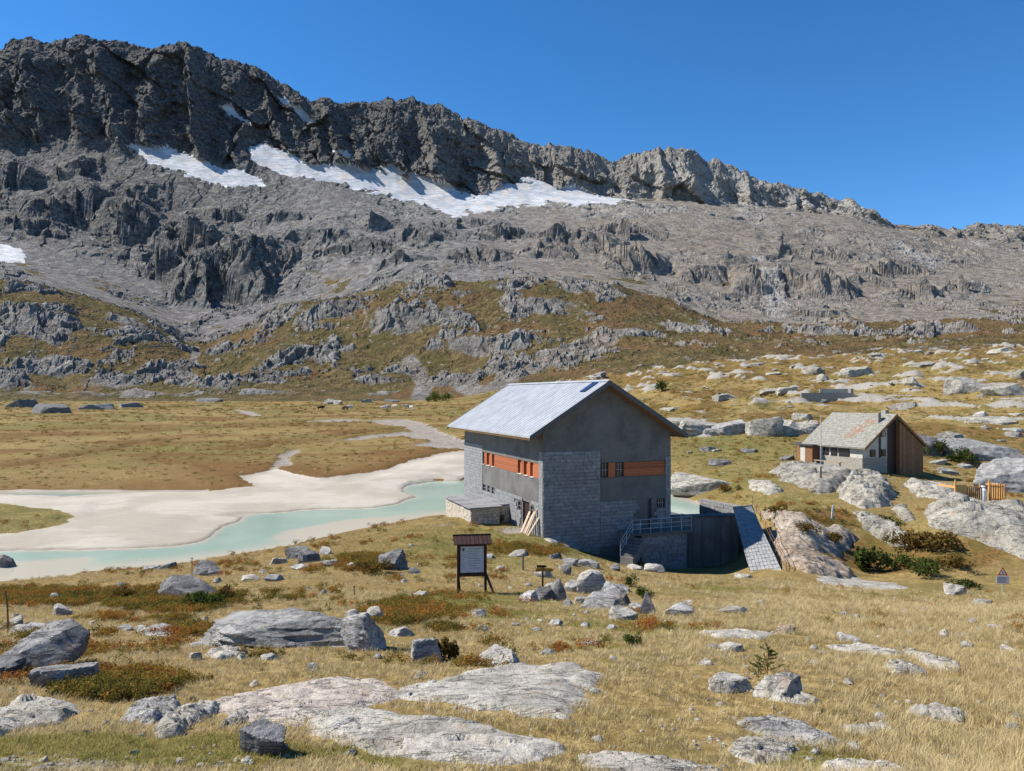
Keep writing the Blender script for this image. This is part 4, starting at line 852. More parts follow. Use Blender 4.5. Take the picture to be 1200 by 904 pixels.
# ================================================================== SMALL BUILT THINGS
def thing_at(name, px, py, label, cat, rz=0., group=None, Ymin=3, Ymax=400, dz=0.):
    p = hit(px, py, Ymin, Ymax); e = empty(name, (p[0], p[1], p[2]+dz), rz); tag(e, label, cat, group); return e, p
# information board with a little roof
ib, p = thing_at('information_board', 553, 695, 'dark wooden information board with small roof and white notice', 'notice board', math.radians(8), None, 15, 60)
bw = 19.5*p[1]/F; bh = 64*p[1]/F; hw = bw*.82
for s in (-1, 1):
    MB().box(s*hw-.05, s*hw+.05, -.05, .05, -.3, bh*.93).build('post', M_WOODD, ib)
    MB().bar((s*hw+.0, .02, bh*.36), (s*hw+(.35 if s > 0 else .12), -.75 if s > 0 else .75, -.15), .075).build('brace', M_WOODD, ib)
MB().box(-hw+.051, hw-.051, -.04, .04, bh*.30, bh*.35).build('crossbar', M_WOODD, ib); MB().box(-hw+.051, hw-.051, -.04, .04, bh*.86, bh*.91).build('crossbar', M_WOODD, ib)
MB().box(-hw+.05, hw-.05, -.015, .02, bh*.351, bh*.859).build('panel', M_WOODD, ib)
nt = MB().box(-hw+.09, hw-.07, -.022, -.0155, bh*.37, bh*.85).build('notice_sheet', mat_simple('notice_paper', (.48, .50, .58), (.60, .62, .68), 6., .6, .001), ib)
tx = MB(); M_INK = mat_simple('printed_ink', (.06, .06, .08), (.12, .12, .14), 9., .8, .0005)
for i in range(9):
    zz = bh*(.80-.044*i); tx.box(-hw*.25, -hw*.25+hw*random.uniform(.5, .95), -.0262, -.0225, zz, zz+.012)
for i in range(7):
    zz = bh*(.70-.044*i); tx.box(-hw*.75, -hw*.75+hw*random.uniform(.25, .38), -.0262, -.0225, zz, zz+.010)
tx.box(-hw*.72, -hw*.55, -.0262, -.0225, bh*.77, bh*.82); tx.build('printed_text', M_INK, nt)
rf = empty('x', (0, 0, 0)); bpy.data.objects.remove(rf)
zr = bh*1.03
for s in (-1, 1):
    r = MB().hexa([(-bw*1.12, 0, zr), (bw*1.12, 0, zr), (bw*1.12, s*.42, zr-.26), (-bw*1.12, s*.42, zr-.26), (-bw*1.12, 0, zr+.04), (bw*1.12, 0, zr+.04), (bw*1.12, s*.44, zr-.235), (-bw*1.12, s*.44, zr-.235)]).build('roof', M_WOODD, ib)
    for i in range(9):
        x0 = -bw*1.12+i*bw*2.24/9; MB().hexa([(x0+.01, s*.001, zr+.045), (x0+bw*2.24/9-.01, s*.001, zr+.045), (x0+bw*2.24/9-.01, s*.46, zr-.236), (x0+.01, s*.46, zr-.236), (x0+.01, s*.001, zr+.062), (x0+bw*2.24/9-.01, s*.001, zr+.062), (x0+bw*2.24/9-.01, s*.46, zr-.216), (x0+.01, s*.46, zr-.216)]).build('shingle', M_WOODD, r)
MB().bar((-bw*1.15, 0, zr+.06), (bw*1.15, 0, zr+.06), .07).build('ridge_board', M_WOODD, ib)
# trail sign
M_YEL = mat_simple('faded_yellow_paint', (.30, .15, .018), (.42, .22, .035), 8., .7, .002)
ts, p = thing_at('trail_sign', 636, 690, 'small yellow wooden arrow sign on a dark post among the stones', 'trail sign', 0, None, 15, 60); k_ = p[1]/F
MB().box(-.035, .035, -.035, .035, -.3, 27*k_).build('post', M_WOODD, ts)
def arrow(z0, z1, x0, x1, tip, y): return MB().prism([(x0, z0), (x1, z0), (x1+tip, (z0+z1)/2), (x1, z1), (x0, z1)], 'y', y-.012, y+.012)
arrow(20*k_, 24*k_, -8*k_, 10*k_, 3*k_, -.05).build('arrow_board', M_YEL, ts); arrow(24.5*k_, 27.5*k_, -7*k_, 3*k_, 2*k_, -.05).build('arrow_board', M_WOODD, ts)
# wooden post beside flat stone
ps, p = thing_at('wooden_post', 613, 669, 'short weathered wooden post below the flat pale stone', 'post', 0, None, 15, 60); k_ = p[1]/F
MB().box(-.05, .05, -.05, .05, -.3, 19*k_).build('post', M_WOODG, ps); MB().prism([(-.06, 19*k_), (.06, 19*k_), (0, 20.5*k_)], 'y', -.06, .06).build('cap', M_WOODG, ps)
# thin curved stake at the left edge and thin rods
tagm = lambda mb, name, mat, lab, cat, loc: (lambda o: (setattr(o, 'location', loc), tag(o, lab, cat)))(mb.build(name, mat))
x, y, z = hit(9, 741, 5, 60); k_ = y/F; mb = MB(); pp_ = [(0, 0, -.2), (.004, 0, 14*k_), (-.2*k_, 0, 28*k_), (-1.5*k_, 0, 40*k_), (-3*k_, 0, 48*k_)]
for a, b in zip(pp_[:-1], pp_[1:]): mb.bar(a, b, .035, n=6)
tagm(mb, 'bent_stake', M_RUST, 'thin bent dark stake standing at the left edge of the meadow', 'stake', (x, y, z))
x, y, z = hit(225, 694, 8, 80); k_ = y/F
tagm(MB().bar((0, 0, -.2), (0, 0, 40*k_), .03, n=6).bar((-.06, 0, 39*k_), (.06, 0, 39*k_), .02, n=6), 'marker_rod', M_RUST, 'thin dark metal rod standing by the dark slab near the shore', 'rod', (x, y, z))
x, y, z = hit(415, 698, 8, 60); k_ = y/F
tagm(MB().bar((0, 0, -.2), (0, 0, 11*k_), .04, n=6).bar((-.05, 0, 10*k_), (.05, 0, 10*k_), .03, n=6), 'short_rod', M_RUST, 'short dark rod behind the big layered boulder', 'rod', (x, y, z))
# warning sign
ws, p = thing_at('warning_sign', 1175, 697, 'triangular red warning sign above a white notice plate on a metal post', 'sign', math.radians(-8), None, 20, 70); k_ = p[1]/F
M_RED = mat_simple('sign_red', (.45, .03, .03), (.55, .05, .04), 8., .5, .001)
MB().bar((0, .03, -.3), (0, .03, 30*k_), .05, n=8).build('post', M_RAIL, ws)
pl = MB().box(-7*k_, 7*k_, -.012, .0, 12.5*k_, 21.5*k_).build('notice_plate', M_WPAINT, ws)
t_ = MB()
for i in range(5): t_.box(-5.8*k_, random.uniform(3, 5.8)*k_, -.0165, -.0125, (14+i*1.4)*k_, (14.5+i*1.4)*k_)
t_.build('printed_text', M_INK, pl)
tri = lambda s, c: [(-s, c-s*.58), (s, c-s*.58), (0, c+s*1.15)]
tr = MB().prism(tri(5.6*k_, 25.6*k_), 'y', -.014, 0).build('red_triangle', M_RED, ws); MB().prism(tri(3.5*k_, 25.6*k_), 'y', -.0185, -.0145).build('white_triangle', M_WPAINT, tr); MB().prism([(-.35*k_, 24.6*k_), (.35*k_, 24.6*k_), (.35*k_, 27.3*k_), (-.35*k_, 27.3*k_)], 'y', -.0225, -.0188).build('black_symbol', M_INK, tr)
# fence of larch boards, milk can, white sack
fe, p = thing_at('board_fence', 1120, 593, 'open enclosure of upright orange larch boards beside the path on the right', 'fence', math.radians(4), None, 45, 90); k_ = p[1]/F; H_ = 25*k_
for x0, n, gap in ((0, 6, .02), (13, 8, .12), (42, 7, .14)):
    wd = (12 if n == 6 else 20)*k_/n
    for i in range(n):
        a = x0*k_+i*wd; MB().box(a+gap*wd*1.5, a+wd-gap*wd*1.5, -.03, .0, .05, H_*(1 if x0 != 13 else .86)-random.uniform(0, .05)).build('board', M_WOODY if x0 != 13 else M_WOODB, fe)
for x0 in (0, 13, 30, 42, 61):
    MB().box(x0*k_-.05, x0*k_+.05, .001, .1, -.4, H_*(1.22 if x0 in (0, 42) else 1.0)).build('post', M_WOODY, fe)
for zz in (.25, .85): MB().box(0, 31*k_, .101, .14, H_*zz, H_*zz+.09).build('rail', M_WOODY, fe); MB().box(42*k_, 62*k_, .101, .14, H_*zz, H_*zz+.09).build('rail', M_WOODY, fe)
MB().box(0, .06, .15, 2.4, H_*.8, H_*.9).build('rail', M_WOODY, fe); MB().box(62*k_-.06, 62*k_, .15, 2.4, H_*.8, H_*.9).build('rail', M_WOODY, fe)
for i in range(8): a = .2+i*.27; MB().box(62*k_+.001, 62*k_+.03, a, a+.15, 0, H_*.95).build('board', M_WOODY, fe)
def lathe(prof, n=16):
    V = []; Fc = []
    for r, z in prof:
        for i in range(n): V.append((r*math.cos(2*math.pi*i/n), r*math.sin(2*math.pi*i/n), z))
    for j in range(len(prof)-1):
        for i in range(n): Fc.append((j*n+i, j*n+(i+1) % n, (j+1)*n+(i+1) % n, (j+1)*n+i))
    Fc.append(tuple(reversed(range(n)))); Fc.append(tuple((len(prof)-1)*n+i for i in range(n))); return V, Fc
x, y = p[0]+36.5*k_, p[1]+.5; ht = 21*k_; V, Fc = lathe([(.26, 0), (.28, .1), (.28, ht*.72), (.25, ht*.8), (.14, ht*.88), (.14, ht*.93), (.18, ht*.94), (.18, ht)])
o = mesh_obj('gas_cylinder', V, Fc, M_WPAINT, None, True); o.location = (x, y, gz(x, y)-.02); tag(o, 'tall white metal cylinder standing in the gap of the board fence', 'cylinder')

# flag pole by the hut, white marker stake, stone hut ruin on the slope
x, y, z = hit(962, 572, 60, 120); k_ = y/F; e = empty('flag_pole', (x, y, z)); tag(e, 'tall thin flag pole in front of the small hut', 'pole')
MB().bar((0, 0, -.5), (0, 0, 24*k_), .16, n=8).build('pole_base', M_WOODD, e); MB().bar((0, 0, 24*k_), (0, 0, 84*k_), .08, n=8).build('pole', M_RAIL, e)
x, y, z = hit(974, 611, 50, 110); k_ = y/F; o = MB().hexa([(-.05, -.03, -.3), (.05, -.03, -.3), (.05, .03, -.3), (-.05, .03, -.3), (.10, -.03, 18*k_), (.24, -.03, 18*k_), (.24, .03, 18*k_), (.10, .03, 18*k_)]).build('marker_stake', M_WPAINT); o.location = (x, y, z); tag(o, 'leaning white marker stake in the heath below the hut', 'stake')
x, y, z = hit(985, 466, 120, 260); k_ = y/F; e = empty('stone_ruin', (x, y, z)); tag(e, 'low dry stone walls of a ruin on the slope above the hut', 'ruin')
stones_wall(e, 'front_wall', (-46*k_, 0), (14*k_, -.5), -2., 1.0, th=.6, bl=.9, bh=.35, lim=60, mat=M_STONEW); stones_wall(e, 'gable_wall', (-20*k_, 2.), (14*k_, 1.2), -2, 2.0, th=.6, bl=.9, bh=.35, lim=60); stones_wall(e, 'end_wall', (14*k_, -.5), (14.6*k_, 4.), -2, 2.0, th=.6, bl=.9, bh=.35, lim=30)
# planks leaning on the lake-side wall by the door
pwl = [("widest grey plank leaning beside the door of the large building", .34), ("narrow brown plank leaning second from the building corner", .16), ("pale split plank leaning beside the door stack", .22), ("longest plank leaning in the stack by the door", .18), ("short thick plank leaning nearest the building corner", .28)]
for i, (lab, w_) in enumerate(pwl):
    b = 2.35-i*.42; h_ = (1.55, 1.4, 1.7, 1.95, 1.35)[i]; o = MB().hexa([(-.75-.05*i, b, 0), (-.75-.05*i, b+w_, 0), (-.69-.05*i, b+w_, 0), (-.69-.05*i, b, 0), (-.10, b-.12, h_), (-.10, b-.12+w_, h_), (-.07+.02, b-.12+w_, h_), (-.07+.02, b-.12, h_)]).build('leaning_plank', M_WOODG)
    q = wloc(0, 0, 0); o.location = (q[0], q[1], gz(*wloc(-.7, b)[:2])-.03); o.rotation_euler = (0, 0, TH); tag(o, lab, 'plank', 'planks leaning by the door')
# cattle on the far meadow: one continuous body each
def cow(px, py, mat, label, rz, graze):
    x, y, z = hit(px, py, 200, 420); s = 1.25
    P_ = [(0, 0, 1.05), (.55, 0, 1.08), (.95, 0, 1.15), (1.2, 0, .95 if graze else 1.35), (1.35, 0, .45 if graze else 1.45), (1.6, 0, .25 if graze else 1.3), (-.6, 0, 1.1), (-.95, 0, 1.05), (-1.05, 0, .55)]
    E_ = [(0, 1), (1, 2), (2, 3), (3, 4), (4, 5), (0, 6), (6, 7), (7, 8)]; R_ = [.40, .38, .30, .19, .16, .10, .38, .25, .04]
    for sx, par in ((.62, 1), (-.75, 6)):
        for sy in (-.2, .2):
            i0 = len(P_); kn = .08 if sx > 0 else -.14
            P_ += [(sx, sy, .75), (sx+kn*.3, sy, .42), (sx-.02, sy, .05), (sx+.06, sy, .0)]; R_ += [.17, .08, .06, .06]; E_ += [(par, i0), (i0, i0+1), (i0+1, i0+2), (i0+2, i0+3)]
    me = bpy.data.meshes.new('cow'); me.from_pydata([tuple(c*s for c in q) for q in P_], E_, []); o = bpy.data.objects.new('cow', me); COL.objects.link(o)
    m = o.modifiers.new('skin', 'SKIN'); sk = me.skin_vertices[0].data
    for i, r in enumerate(R_): sk[i].radius = (r*s, r*s)
    sk[0].use_root = True; m2 = o.modifiers.new('s', 'SUBSURF'); m2.levels = 1; m2.render_levels = 1
    me.materials.append(mat); o.location = (x, y, z-.02); o.rotation_euler = (0, 0, rz); tag(o, label, 'cow', 'cattle on the far meadow')
M_COWB = mat_simple('dark_hide', (.02, .012, .008), (.05, .028, .018), 3., .8, .001); M_COWW = mat_simple('pale_hide', (.50, .44, .38), (.65, .60, .54), 3., .8, .001)
cow(376, 481, M_COWB, 'dark brown cow standing alone on the far meadow', .1, False); cow(405, 481.5, M_COWB, 'small dark cow grazing beside a pale one on the far meadow', 2.6, True); cow(409, 480.5, M_COWW, 'pale cow standing next to the dark grazing cow', .4, False)
for i, (cx_, cy_) in enumerate([(450, 481), (454, 479.5), (463, 479), (476, 479.5), (482, 480.5)]): cow(cx_, cy_, M_COWW, ['pale cow leftmost of the far right herd', 'pale cow second from left in the far right herd', 'pale cow in the middle of the far right herd', 'pale cow fourth from left in the far right herd', 'pale cow rightmost of the far right herd'][i], i*1.3, i % 2 == 0)
# ================================================================== ROCKS
def mat_rock(name, d, l, lich=.25, scale=1., tint=None):
    s = NT(name); o = s.n.new('ShaderNodeObjectInfo').outputs['Random']
    n1 = s.noise(1.6*scale, 5, .6); n2 = s.noise(8*scale, 5, .65); n3 = s.noise(38*scale, 4, .7); st = s.noise(3.*scale, 4, .6, s.scale((1., .6, 6.)))
    c = s.mix(s.ramp(n1, .32, .68), d, l); c = s.mix(s.ramp(n2, .48, .7, 0, .55), c, tuple(q*.42 for q in d)); c = s.mix(s.ramp(n3, .52, .78, 0, .5), c, tuple(min(.8, q*1.35) for q in l))
    c = s.mix(s.ramp(st, .53, .66, 0, .45), c, tuple(q*.5 for q in d))
    c = s.mix(s.ramp(s.noise(4.2*scale, 5, .7), .56, .68, 0, lich*2), c, (.33, .31, .19)); c = s.mix(s.ramp(s.noise(2.6*scale, 4, .6), .60, .72, 0, .5), c, tint or (.36, .25, .17))
    c = s.mix(s.math('MULTIPLY', s.ramp(s.vor(26*scale), .16, .34, 1., 0.), s.ramp(s.noise(1.1*scale, 3), .42, .6, .1, .8)), c, tuple(q*.28 for q in d)); c = s.mix(s.math('MULTIPLY', s.ramp(s.vor(11*scale), .12, .3, 1., 0.), s.ramp(s.noise(1.7*scale, 3), .5, .62, 0., .7)), c, (.44, .43, .36))
    c = s.hsv(c, .5, 1., s.math('MULTIPLY_ADD', o, .28, .86))
    ck = s.noise(1.3*scale, 5, .62, s.scale((.45, 1.7, 2.4)), 1.2); ck = s.ramp(s.math('ABSOLUTE', s.math('SUBTRACT', ck, .5)), .0, .018)
    c = s.mix(s.math('MULTIPLY', s.math('SUBTRACT', 1., ck), .4), c, tuple(q*.3 for q in d))
    h = s.math('ADD', s.math('MULTIPLY', n2, .8), s.math('ADD', s.math('MULTIPLY', n3, .45), s.math('MULTIPLY', ck, .45)))
    return s.out(c, s.bump(h, .9, .06/scale), .92, .15)
R_PALE = mat_rock('pale_granite', (.29, .270, .235), (.46, .435, .385)); R_GREY = mat_rock('grey_gneiss', (.215, .21, .205), (.42, .41, .39)); R_DARK = mat_rock('dark_gneiss', (.10, .10, .105), (.24, .235, .23), .2); R_BIG = mat_rock('pale_outcrop', (.25, .235, .20), (.43, .405, .35), .3, .35)
_ico = {}
def ico(sub):
    if sub not in _ico:
        bm = bmesh.new(); bmesh.ops.create_icosphere(bm, subdivisions=sub, radius=1); _ico[sub] = (np.array([v.co[:] for v in bm.verts]), np.array([[v.index for v in f.verts] for f in bm.faces])); bm.free()
    return _ico[sub]
def n3d(p, f, s): return (pn(p[:, 0]*f+p[:, 2]*f*.7, p[:, 1]*f-p[:, 2]*f*.6, s)+pn(p[:, 1]*f+3.1, p[:, 2]*f+p[:, 0]*f*.4, s+1)+pn(p[:, 2]*f-1.7, p[:, 0]*f-p[:, 1]*f*.5, s+2))/1.9
def rock_mesh(seed, dx, dy, dz, sub=4, planes=12, rough=.05, layer=0., flat_top=0., smooth=True, taper=0., wedge=0.):
    r = np.random.default_rng(seed); N, Fc = ico(sub); rad = np.full(len(N), 1.3)
    for i in range(planes):
        m = r.normal(size=3); m[2] *= .8; m /= np.linalg.norm(m); d = r.uniform(.55, .92); c = N@m; k = c > .05; rad[k] = np.minimum(rad[k], d/c[k])
    if flat_top: m = np.array([r.uniform(-.3, .25), r.uniform(-.35, .15), 1.]); m /= np.linalg.norm(m); c = N@m; k = c > .05; rad[k] = np.minimum(rad[k], flat_top/c[k])
    p = N*rad[:, None]; p = p*(1+rough*(1.3*n3d(p, 1.7, seed % 97)+.8*n3d(p, 4.2, seed % 89+5)+.5*n3d(p, 10., seed % 83+9)))[:, None]
    mx = np.abs(p).max(0); p = p/mx
    if layer: q = p[:, 2]*6+.9*n3d(p, 1.2, seed % 71)+1.2*p[:, 0]; p[:, :2] *= (1+layer*(np.abs((q % 1)-.5)*2)**2)[:, None]*(1-layer*.5)
    if wedge: p[:, 2] *= 1-wedge*np.clip(.5-.5*p[:, 0]/1., 0, 1)**1.3
    if taper: p[:, :2] *= (1-taper*np.clip(p[:, 2:3], 0, 1))
    me = np_mesh('rock', p*np.array([dx/2, dy/2, dz]), Fc, None, smooth)
    if smooth: me.set_sharp_from_angle(angle=math.radians(24))
    return me
RK_EX = []        # footprints kept free of grass: x, y, rx, ry
def rock(px, py, w, h, label, mat=None, seed=None, depth=.8, name='boulder', Ymin=3, Ymax=420, sub=4, sink=.25, rz=None, group=None, cat='rock', **kw):
    seed = seed or random.randrange(1, 99999); kw.setdefault('flat_top', .55 if seed % 3 else .42); x, y, z = hit(px, py, Ymin, Ymax); k = y/F; dx, dz = w*k, h*k
    me = rock_mesh(seed, dx*1.04, dx*depth, dz/(1-0), sub, **kw); me.name = name; me.materials.append(mat or R_GREY)
    o = bpy.data.objects.new(name, me); COL.objects.link(o); dyh = dx*depth/2*.6
    o.location = (x, y+dyh, z+dz*0.0); o.rotation_euler = (0, 0, rz if rz is not None else random.uniform(-.35, .35))
    # the lower half of the stone is bedded in the ground
    co = np.array([v.co[:] for v in me.vertices]); co[:, 2] = np.where(co[:, 2] < 0, co[:, 2]*sink*1.5, co[:, 2]); me.vertices.foreach_set('co', co.ravel().astype(np.float32)); me.update()
    tag(o, label, cat, group); RK_EX.append((x, y+dyh, dx*.5, dx*depth*.5)); return o
SLABS = []
def slab(pts, h, label, mat=None, name='rock_slab', n=64, Ymin=3, Ymax=420, edge=None, tilt=0., rough=1., cat='rock', step=0.):
    h = h*(.55 if Ymin < 30 else .75); W_ = [hit(a, b, Ymin, Ymax)[:2] for a, b in pts]; P = np.array(W_); SLABS.append(P)
    ar = 0.5*abs(np.dot(P[:, 0], np.roll(P[:, 1], 1))-np.dot(P[:, 1], np.roll(P[:, 0], 1))); size = math.sqrt(ar); edge = edge or size*.10
    lo = P.min(0)-edge*.8; hi = P.max(0)+edge*.8; asp = (hi[1]-lo[1])/(hi[0]-lo[0]); nx = int(n/math.sqrt(max(asp, .2))); ny = int(n*math.sqrt(max(asp, .2)))
    gx_, gy_ = np.meshgrid(np.linspace(lo[0], hi[0], nx), np.linspace(lo[1], hi[1], ny)); x = gx_.ravel(); y = gy_.ravel(); sd_ = random.randrange(1000)
    f = size*.25; s = poly_sd(x, y, P)+edge*1.1*fbm(x/f, y/f, 4, sd_)
    z = terrain(x, y); sp = size
    zz = z+h*(sst(-edge, edge, s)*1.25-.25)+h*.35*sst(0, sp*.3, s)+rough*h*(.30*fbm(x/(sp*.3), y/(sp*.3), 4, sd_+3)+.45*blocky(x/(sp*.28)+.3*y/sp, y/(sp*.13)+x/sp*1.5, sd_+4)+.14*fbm(x/(sp*.06), y/(sp*.06), 3, sd_+5))*sst(-edge, edge, s)
    if step: lv = fbm(x/(sp*.5)+.3, y/(sp*.25), 3, sd_+8); zz = zz+step*h*(np.round(lv*3)/3)*sst(-edge, edge, s)
    zz = zz-h*.8*sst(-edge*.1, -edge*1.2, s)
    q = grid_quads(ny, nx); keep = s[q].max(1) > -edge*1.3; q = q[keep]; u, inv = np.unique(q.ravel(), return_inverse=True); c = np.array([P[:, 0].mean(), P[:, 1].mean(), float(z[u].mean())])
    me = np_mesh(name, np.stack([x, y, zz], 1)[u]-c, inv.reshape(-1, 4), mat or R_PALE); o = link(name, me); o.location = c; tag(o, label, cat); return o
random.seed(11)
# foreground ledges
slab([(460, 817), (505, 802), (548, 791), (607, 780), (670, 782), (705, 792), (684, 810), (686, 824), (660, 841), (590, 834), (520, 824)], .10, 'broad pale rounded rock ledge in the foreground centre', R_PALE, n=110, step=.25)
slab([(372, 836), (425, 834), (520, 848), (590, 859), (646, 876), (656, 885), (576, 897), (485, 892), (415, 872), (365, 862)], .11, 'long pale speckled rock ledge lowest in the foreground centre', R_PALE, n=110, step=.2)
slab([(255, 822), (312, 805), (400, 797), (440, 800), (468, 812), (455, 822), (420, 832), (380, 835), (345, 852), (300, 845), (262, 838)], .07, 'cracked pinkish rock ledge left of the broad rounded ledge', mat_rock('pinkish_granite', (.35, .30, .26), (.50, .44, .385)), n=110, step=.9)
slab([(678, 886), (720, 887), (790, 895), (850, 908), (760, 915), (690, 908)], .08, 'pale rock ledge cut by the bottom edge right of centre', R_PALE, n=70)
slab([(-60, 842), (0, 835), (20, 827), (80, 828), (88, 835), (70, 848), (30, 855), (0, 863), (-60, 868)], .13, 'pale flat rock at the left edge of the foreground', R_PALE, n=80, step=.3)
slab([(142, 848), (155, 829), (205, 824), (214, 831), (200, 842), (180, 850)], .12, 'grey flat rock behind the grass tufts at lower left', R_GREY, step=.3)
slab([(178, 862), (190, 849), (216, 832), (254, 829), (256, 836), (232, 848), (210, 864), (190, 868)], .13, 'pale angular rock touching the grey flat rock at lower left', R_PALE, step=.3)
slab([(258, 855), (275, 836), (297, 833), (290, 845), (275, 853)], .08, 'small pale flat rock beside the cracked pinkish ledge', R_PALE, n=44)
slab([(862, 848), (900, 845), (940, 851), (965, 862), (987, 872), (970, 880), (930, 873), (890, 862)], .09, 'long grey rock ledge in the right foreground', R_GREY, n=84, step=.3)
slab([(856, 873), (890, 868), (935, 880), (920, 891), (885, 898), (862, 888)], .08, 'pale rock ledge below the long grey one at right', R_PALE, n=70, step=.2)
slab([(985, 853), (1040, 848), (1046, 858), (1003, 864)], .07, 'yellowish flat rock right of the long grey ledge', R_PALE, n=50)
slab([(1065, 837), (1095, 831), (1132, 843), (1128, 849), (1080, 844)], .12, 'pale ridge of rock in the tall grass at right', R_PALE, n=50)
slab([(965, 899), (1000, 893), (1050, 898), (1070, 912), (970, 914)], .07, 'rock ledge at the bottom edge near the right corner', R_PALE, n=50)
slab([(900, 822), (930, 815), (962, 822), (950, 828)], .06, 'thin flat slab under the big pointed boulder', R_PALE, n=40)
slab([(958, 676), (1000, 678), (1050, 684), (1058, 690), (1010, 691), (970, 685)], .14, 'pale bare slab in the grass below the gully shrubs', R_PALE, n=60)
slab([(820, 742), (870, 738), (905, 744), (890, 750), (840, 748)], .08, 'low stony patch left of the brown boulder', R_PALE, n=50)
slab([(970, 758), (1010, 757), (1055, 766), (1045, 770), (990, 764)], .08, 'thin bare slab behind the right meadow', R_PALE, n=50)
slab([(1060, 766), (1085, 770), (1130, 786), (1120, 790), (1090, 784)], .12, 'slanting row of flat rock at the right of the meadow', R_PALE, n=50)
slab([(1035, 783), (1070, 782), (1076, 792), (1045, 793)], .12, 'flat pale rock left of the round stone at right', R_PALE, n=44)
slab([(160, 737), (190, 732), (206, 738), (196, 748), (172, 745)], .10, 'low pale rock in the heath at left', R_GREY, n=40)
slab([(240, 768), (262, 762), (288, 764), (285, 772), (255, 774)], .10, 'flat rock in the grass below the layered boulder', R_PALE, n=40)
slab([(12, 738), (30, 731), (55, 733), (50, 741), (25, 746)], .10, 'flat pale rock behind the dark boulder at far left', R_GREY, n=40)
# right slope outcrops
slab([(903, 553), (950, 550), (1003, 556), (996, 568), (985, 574), (960, 580), (925, 566)], .9, 'long pale whaleback rock in front of the small hut', R_BIG, n=90, Ymin=55)
slab([(985, 574), (1002, 562), (1035, 567), (1046, 580), (1040, 594), (1010, 597), (985, 586)], 1.1, 'broad cracked pale outcrop below the small hut', R_BIG, n=90, Ymin=52, step=.4)
slab([(878, 565), (905, 567), (918, 577), (900, 581), (880, 574)], .35, 'small pale slab between dome rock and whaleback', R_BIG, n=50, Ymin=55)
slab([(1085, 602), (1110, 591), (1150, 596), (1225, 602), (1225, 664), (1185, 652), (1140, 632), (1100, 622)], .9, 'large grey sloping slab below the board fence', R_BIG, n=110, Ymin=44, step=.35)
slab([(893, 602), (930, 607), (960, 620), (985, 621), (1003, 633), (978, 652), (950, 640), (918, 625)], .5, 'orange tinted slanting slab right of the wing wall', mat_rock('orange_granite', (.28, .225, .17), (.43, .375, .31), .1, .5), n=90, Ymin=48, step=.3)
slab([(897, 628), (930, 634), (965, 655), (1000, 672), (990, 680), (945, 672), (915, 655)], .45, 'brownish broken slab at the foot of the gully', mat_rock('brown_granite', (.26, .20, .15), (.42, .35, .28), .1, .5), n=90, Ymin=46, step=.5)
slab([(1000, 602), (1030, 610), (1060, 628), (1075, 640), (1045, 640), (1015, 622)], .5, 'grey slab strip crossing the heath above the gully shrubs', R_BIG, n=70, Ymin=48)
slab([(1046, 598), (1060, 594), (1072, 612), (1060, 614)], .35, 'narrow pale slab between the outcrops below the hut', R_BIG, n=44, Ymin=48)
slab([(1060, 566), (1110, 572), (1122, 582), (1100, 586), (1070, 580)], .6, 'smooth pale rock ledge beside the path right of the hut', R_BIG, n=60, Ymin=55)
random.seed(23)
# boulders: px, py of the base, width, height in the photograph
rock(306, 887, 54, 32, 'squared dark boulder in front of the long speckled ledge', R_DARK, 5, sub=5, flat_top=.75, rz=.15, planes=9)
rock(925, 820, 72, 40, 'large pointed grey and white boulder in the right meadow', R_PALE, 1201, sub=5, rough=.09, planes=14)
rock(858, 812, 60, 24, 'broken pale rock just left of the pointed boulder', R_PALE, 16, rough=.08, flat_top=.5)
rock(35, 788, 108, 48, 'big dark boulder at the left edge', R_DARK, 33, sub=5, flat_top=.7, rz=-.1)
rock(72, 806, 84, 40, 'pale tilted triangular slab against the dark boulder', R_GREY, 41, sub=5, flat_top=.55, rz=.5, planes=8)
rock(-8, 795, 50, 36, 'dark brown rock cut by the left edge', R_DARK, 45)
rock(320, 760, 225, 56, 'huge layered grey boulder left of centre', R_GREY, 52, sub=6, depth=.5, layer=.05, flat_top=.6, rz=.03, rough=.09, planes=22, wedge=.55)
blk_ = rock(423, 763, 62, 54, 'blocky dark right end of the layered boulder', R_GREY, 57, sub=5, depth=.9, flat_top=.8, layer=.06)
for dx_, sd_, lab_ in ((-.2, 61, 'pale capstone left of its twin on the blocky end of the layered boulder'), (.19, 64, 'pale capstone right of its twin on the blocky end of the layered boulder')):
    cp_ = rock(409, 763, 23, 11, lab_, R_PALE, sd_, sub=4); vs_ = [blk_.matrix_basis @ v.co for v in blk_.data.vertices]; cx_, cy_ = blk_.location.x+dx_, blk_.location.y-.05; top_ = max(v.z for v in vs_ if abs(v.x-cx_) < .12 and abs(v.y-cy_) < .15); cp_.location = (cx_, cy_, top_-.03); RK_EX.pop()
rock(498, 778, 62, 40, 'flat-topped block right of the layered boulder', R_GREY, 68, sub=5, flat_top=.7, rz=-.2)
rock(470, 746, 32, 17, 'small grey rock wedged behind the flat-topped block', R_GREY, 71)
rock(582, 781, 58, 29, 'pale wedge rock behind the broad rounded ledge', R_PALE, 75, sub=5, planes=7)
rock(214, 703, 108, 33, 'long dark slab rock near the left shore', R_DARK, 81, sub=5, depth=.5, flat_top=.6)
rock(235, 674, 48, 25, 'pointed dark rock on the left shore', R_DARK, 84, planes=7, taper=.45)
rock(192, 668, 22, 11, 'small rounded dark rock left of the pointed one', R_DARK, 87); rock(178, 668, 26, 8, 'low pale rock beside the rounded dark rock', R_GREY, 88)
rock(72, 722, 26, 21, 'pale upright rock in the heath at far left', R_PALE, 90, planes=7); rock(16, 735, 24, 14, 'white rock by the bent stake', R_PALE, 92)
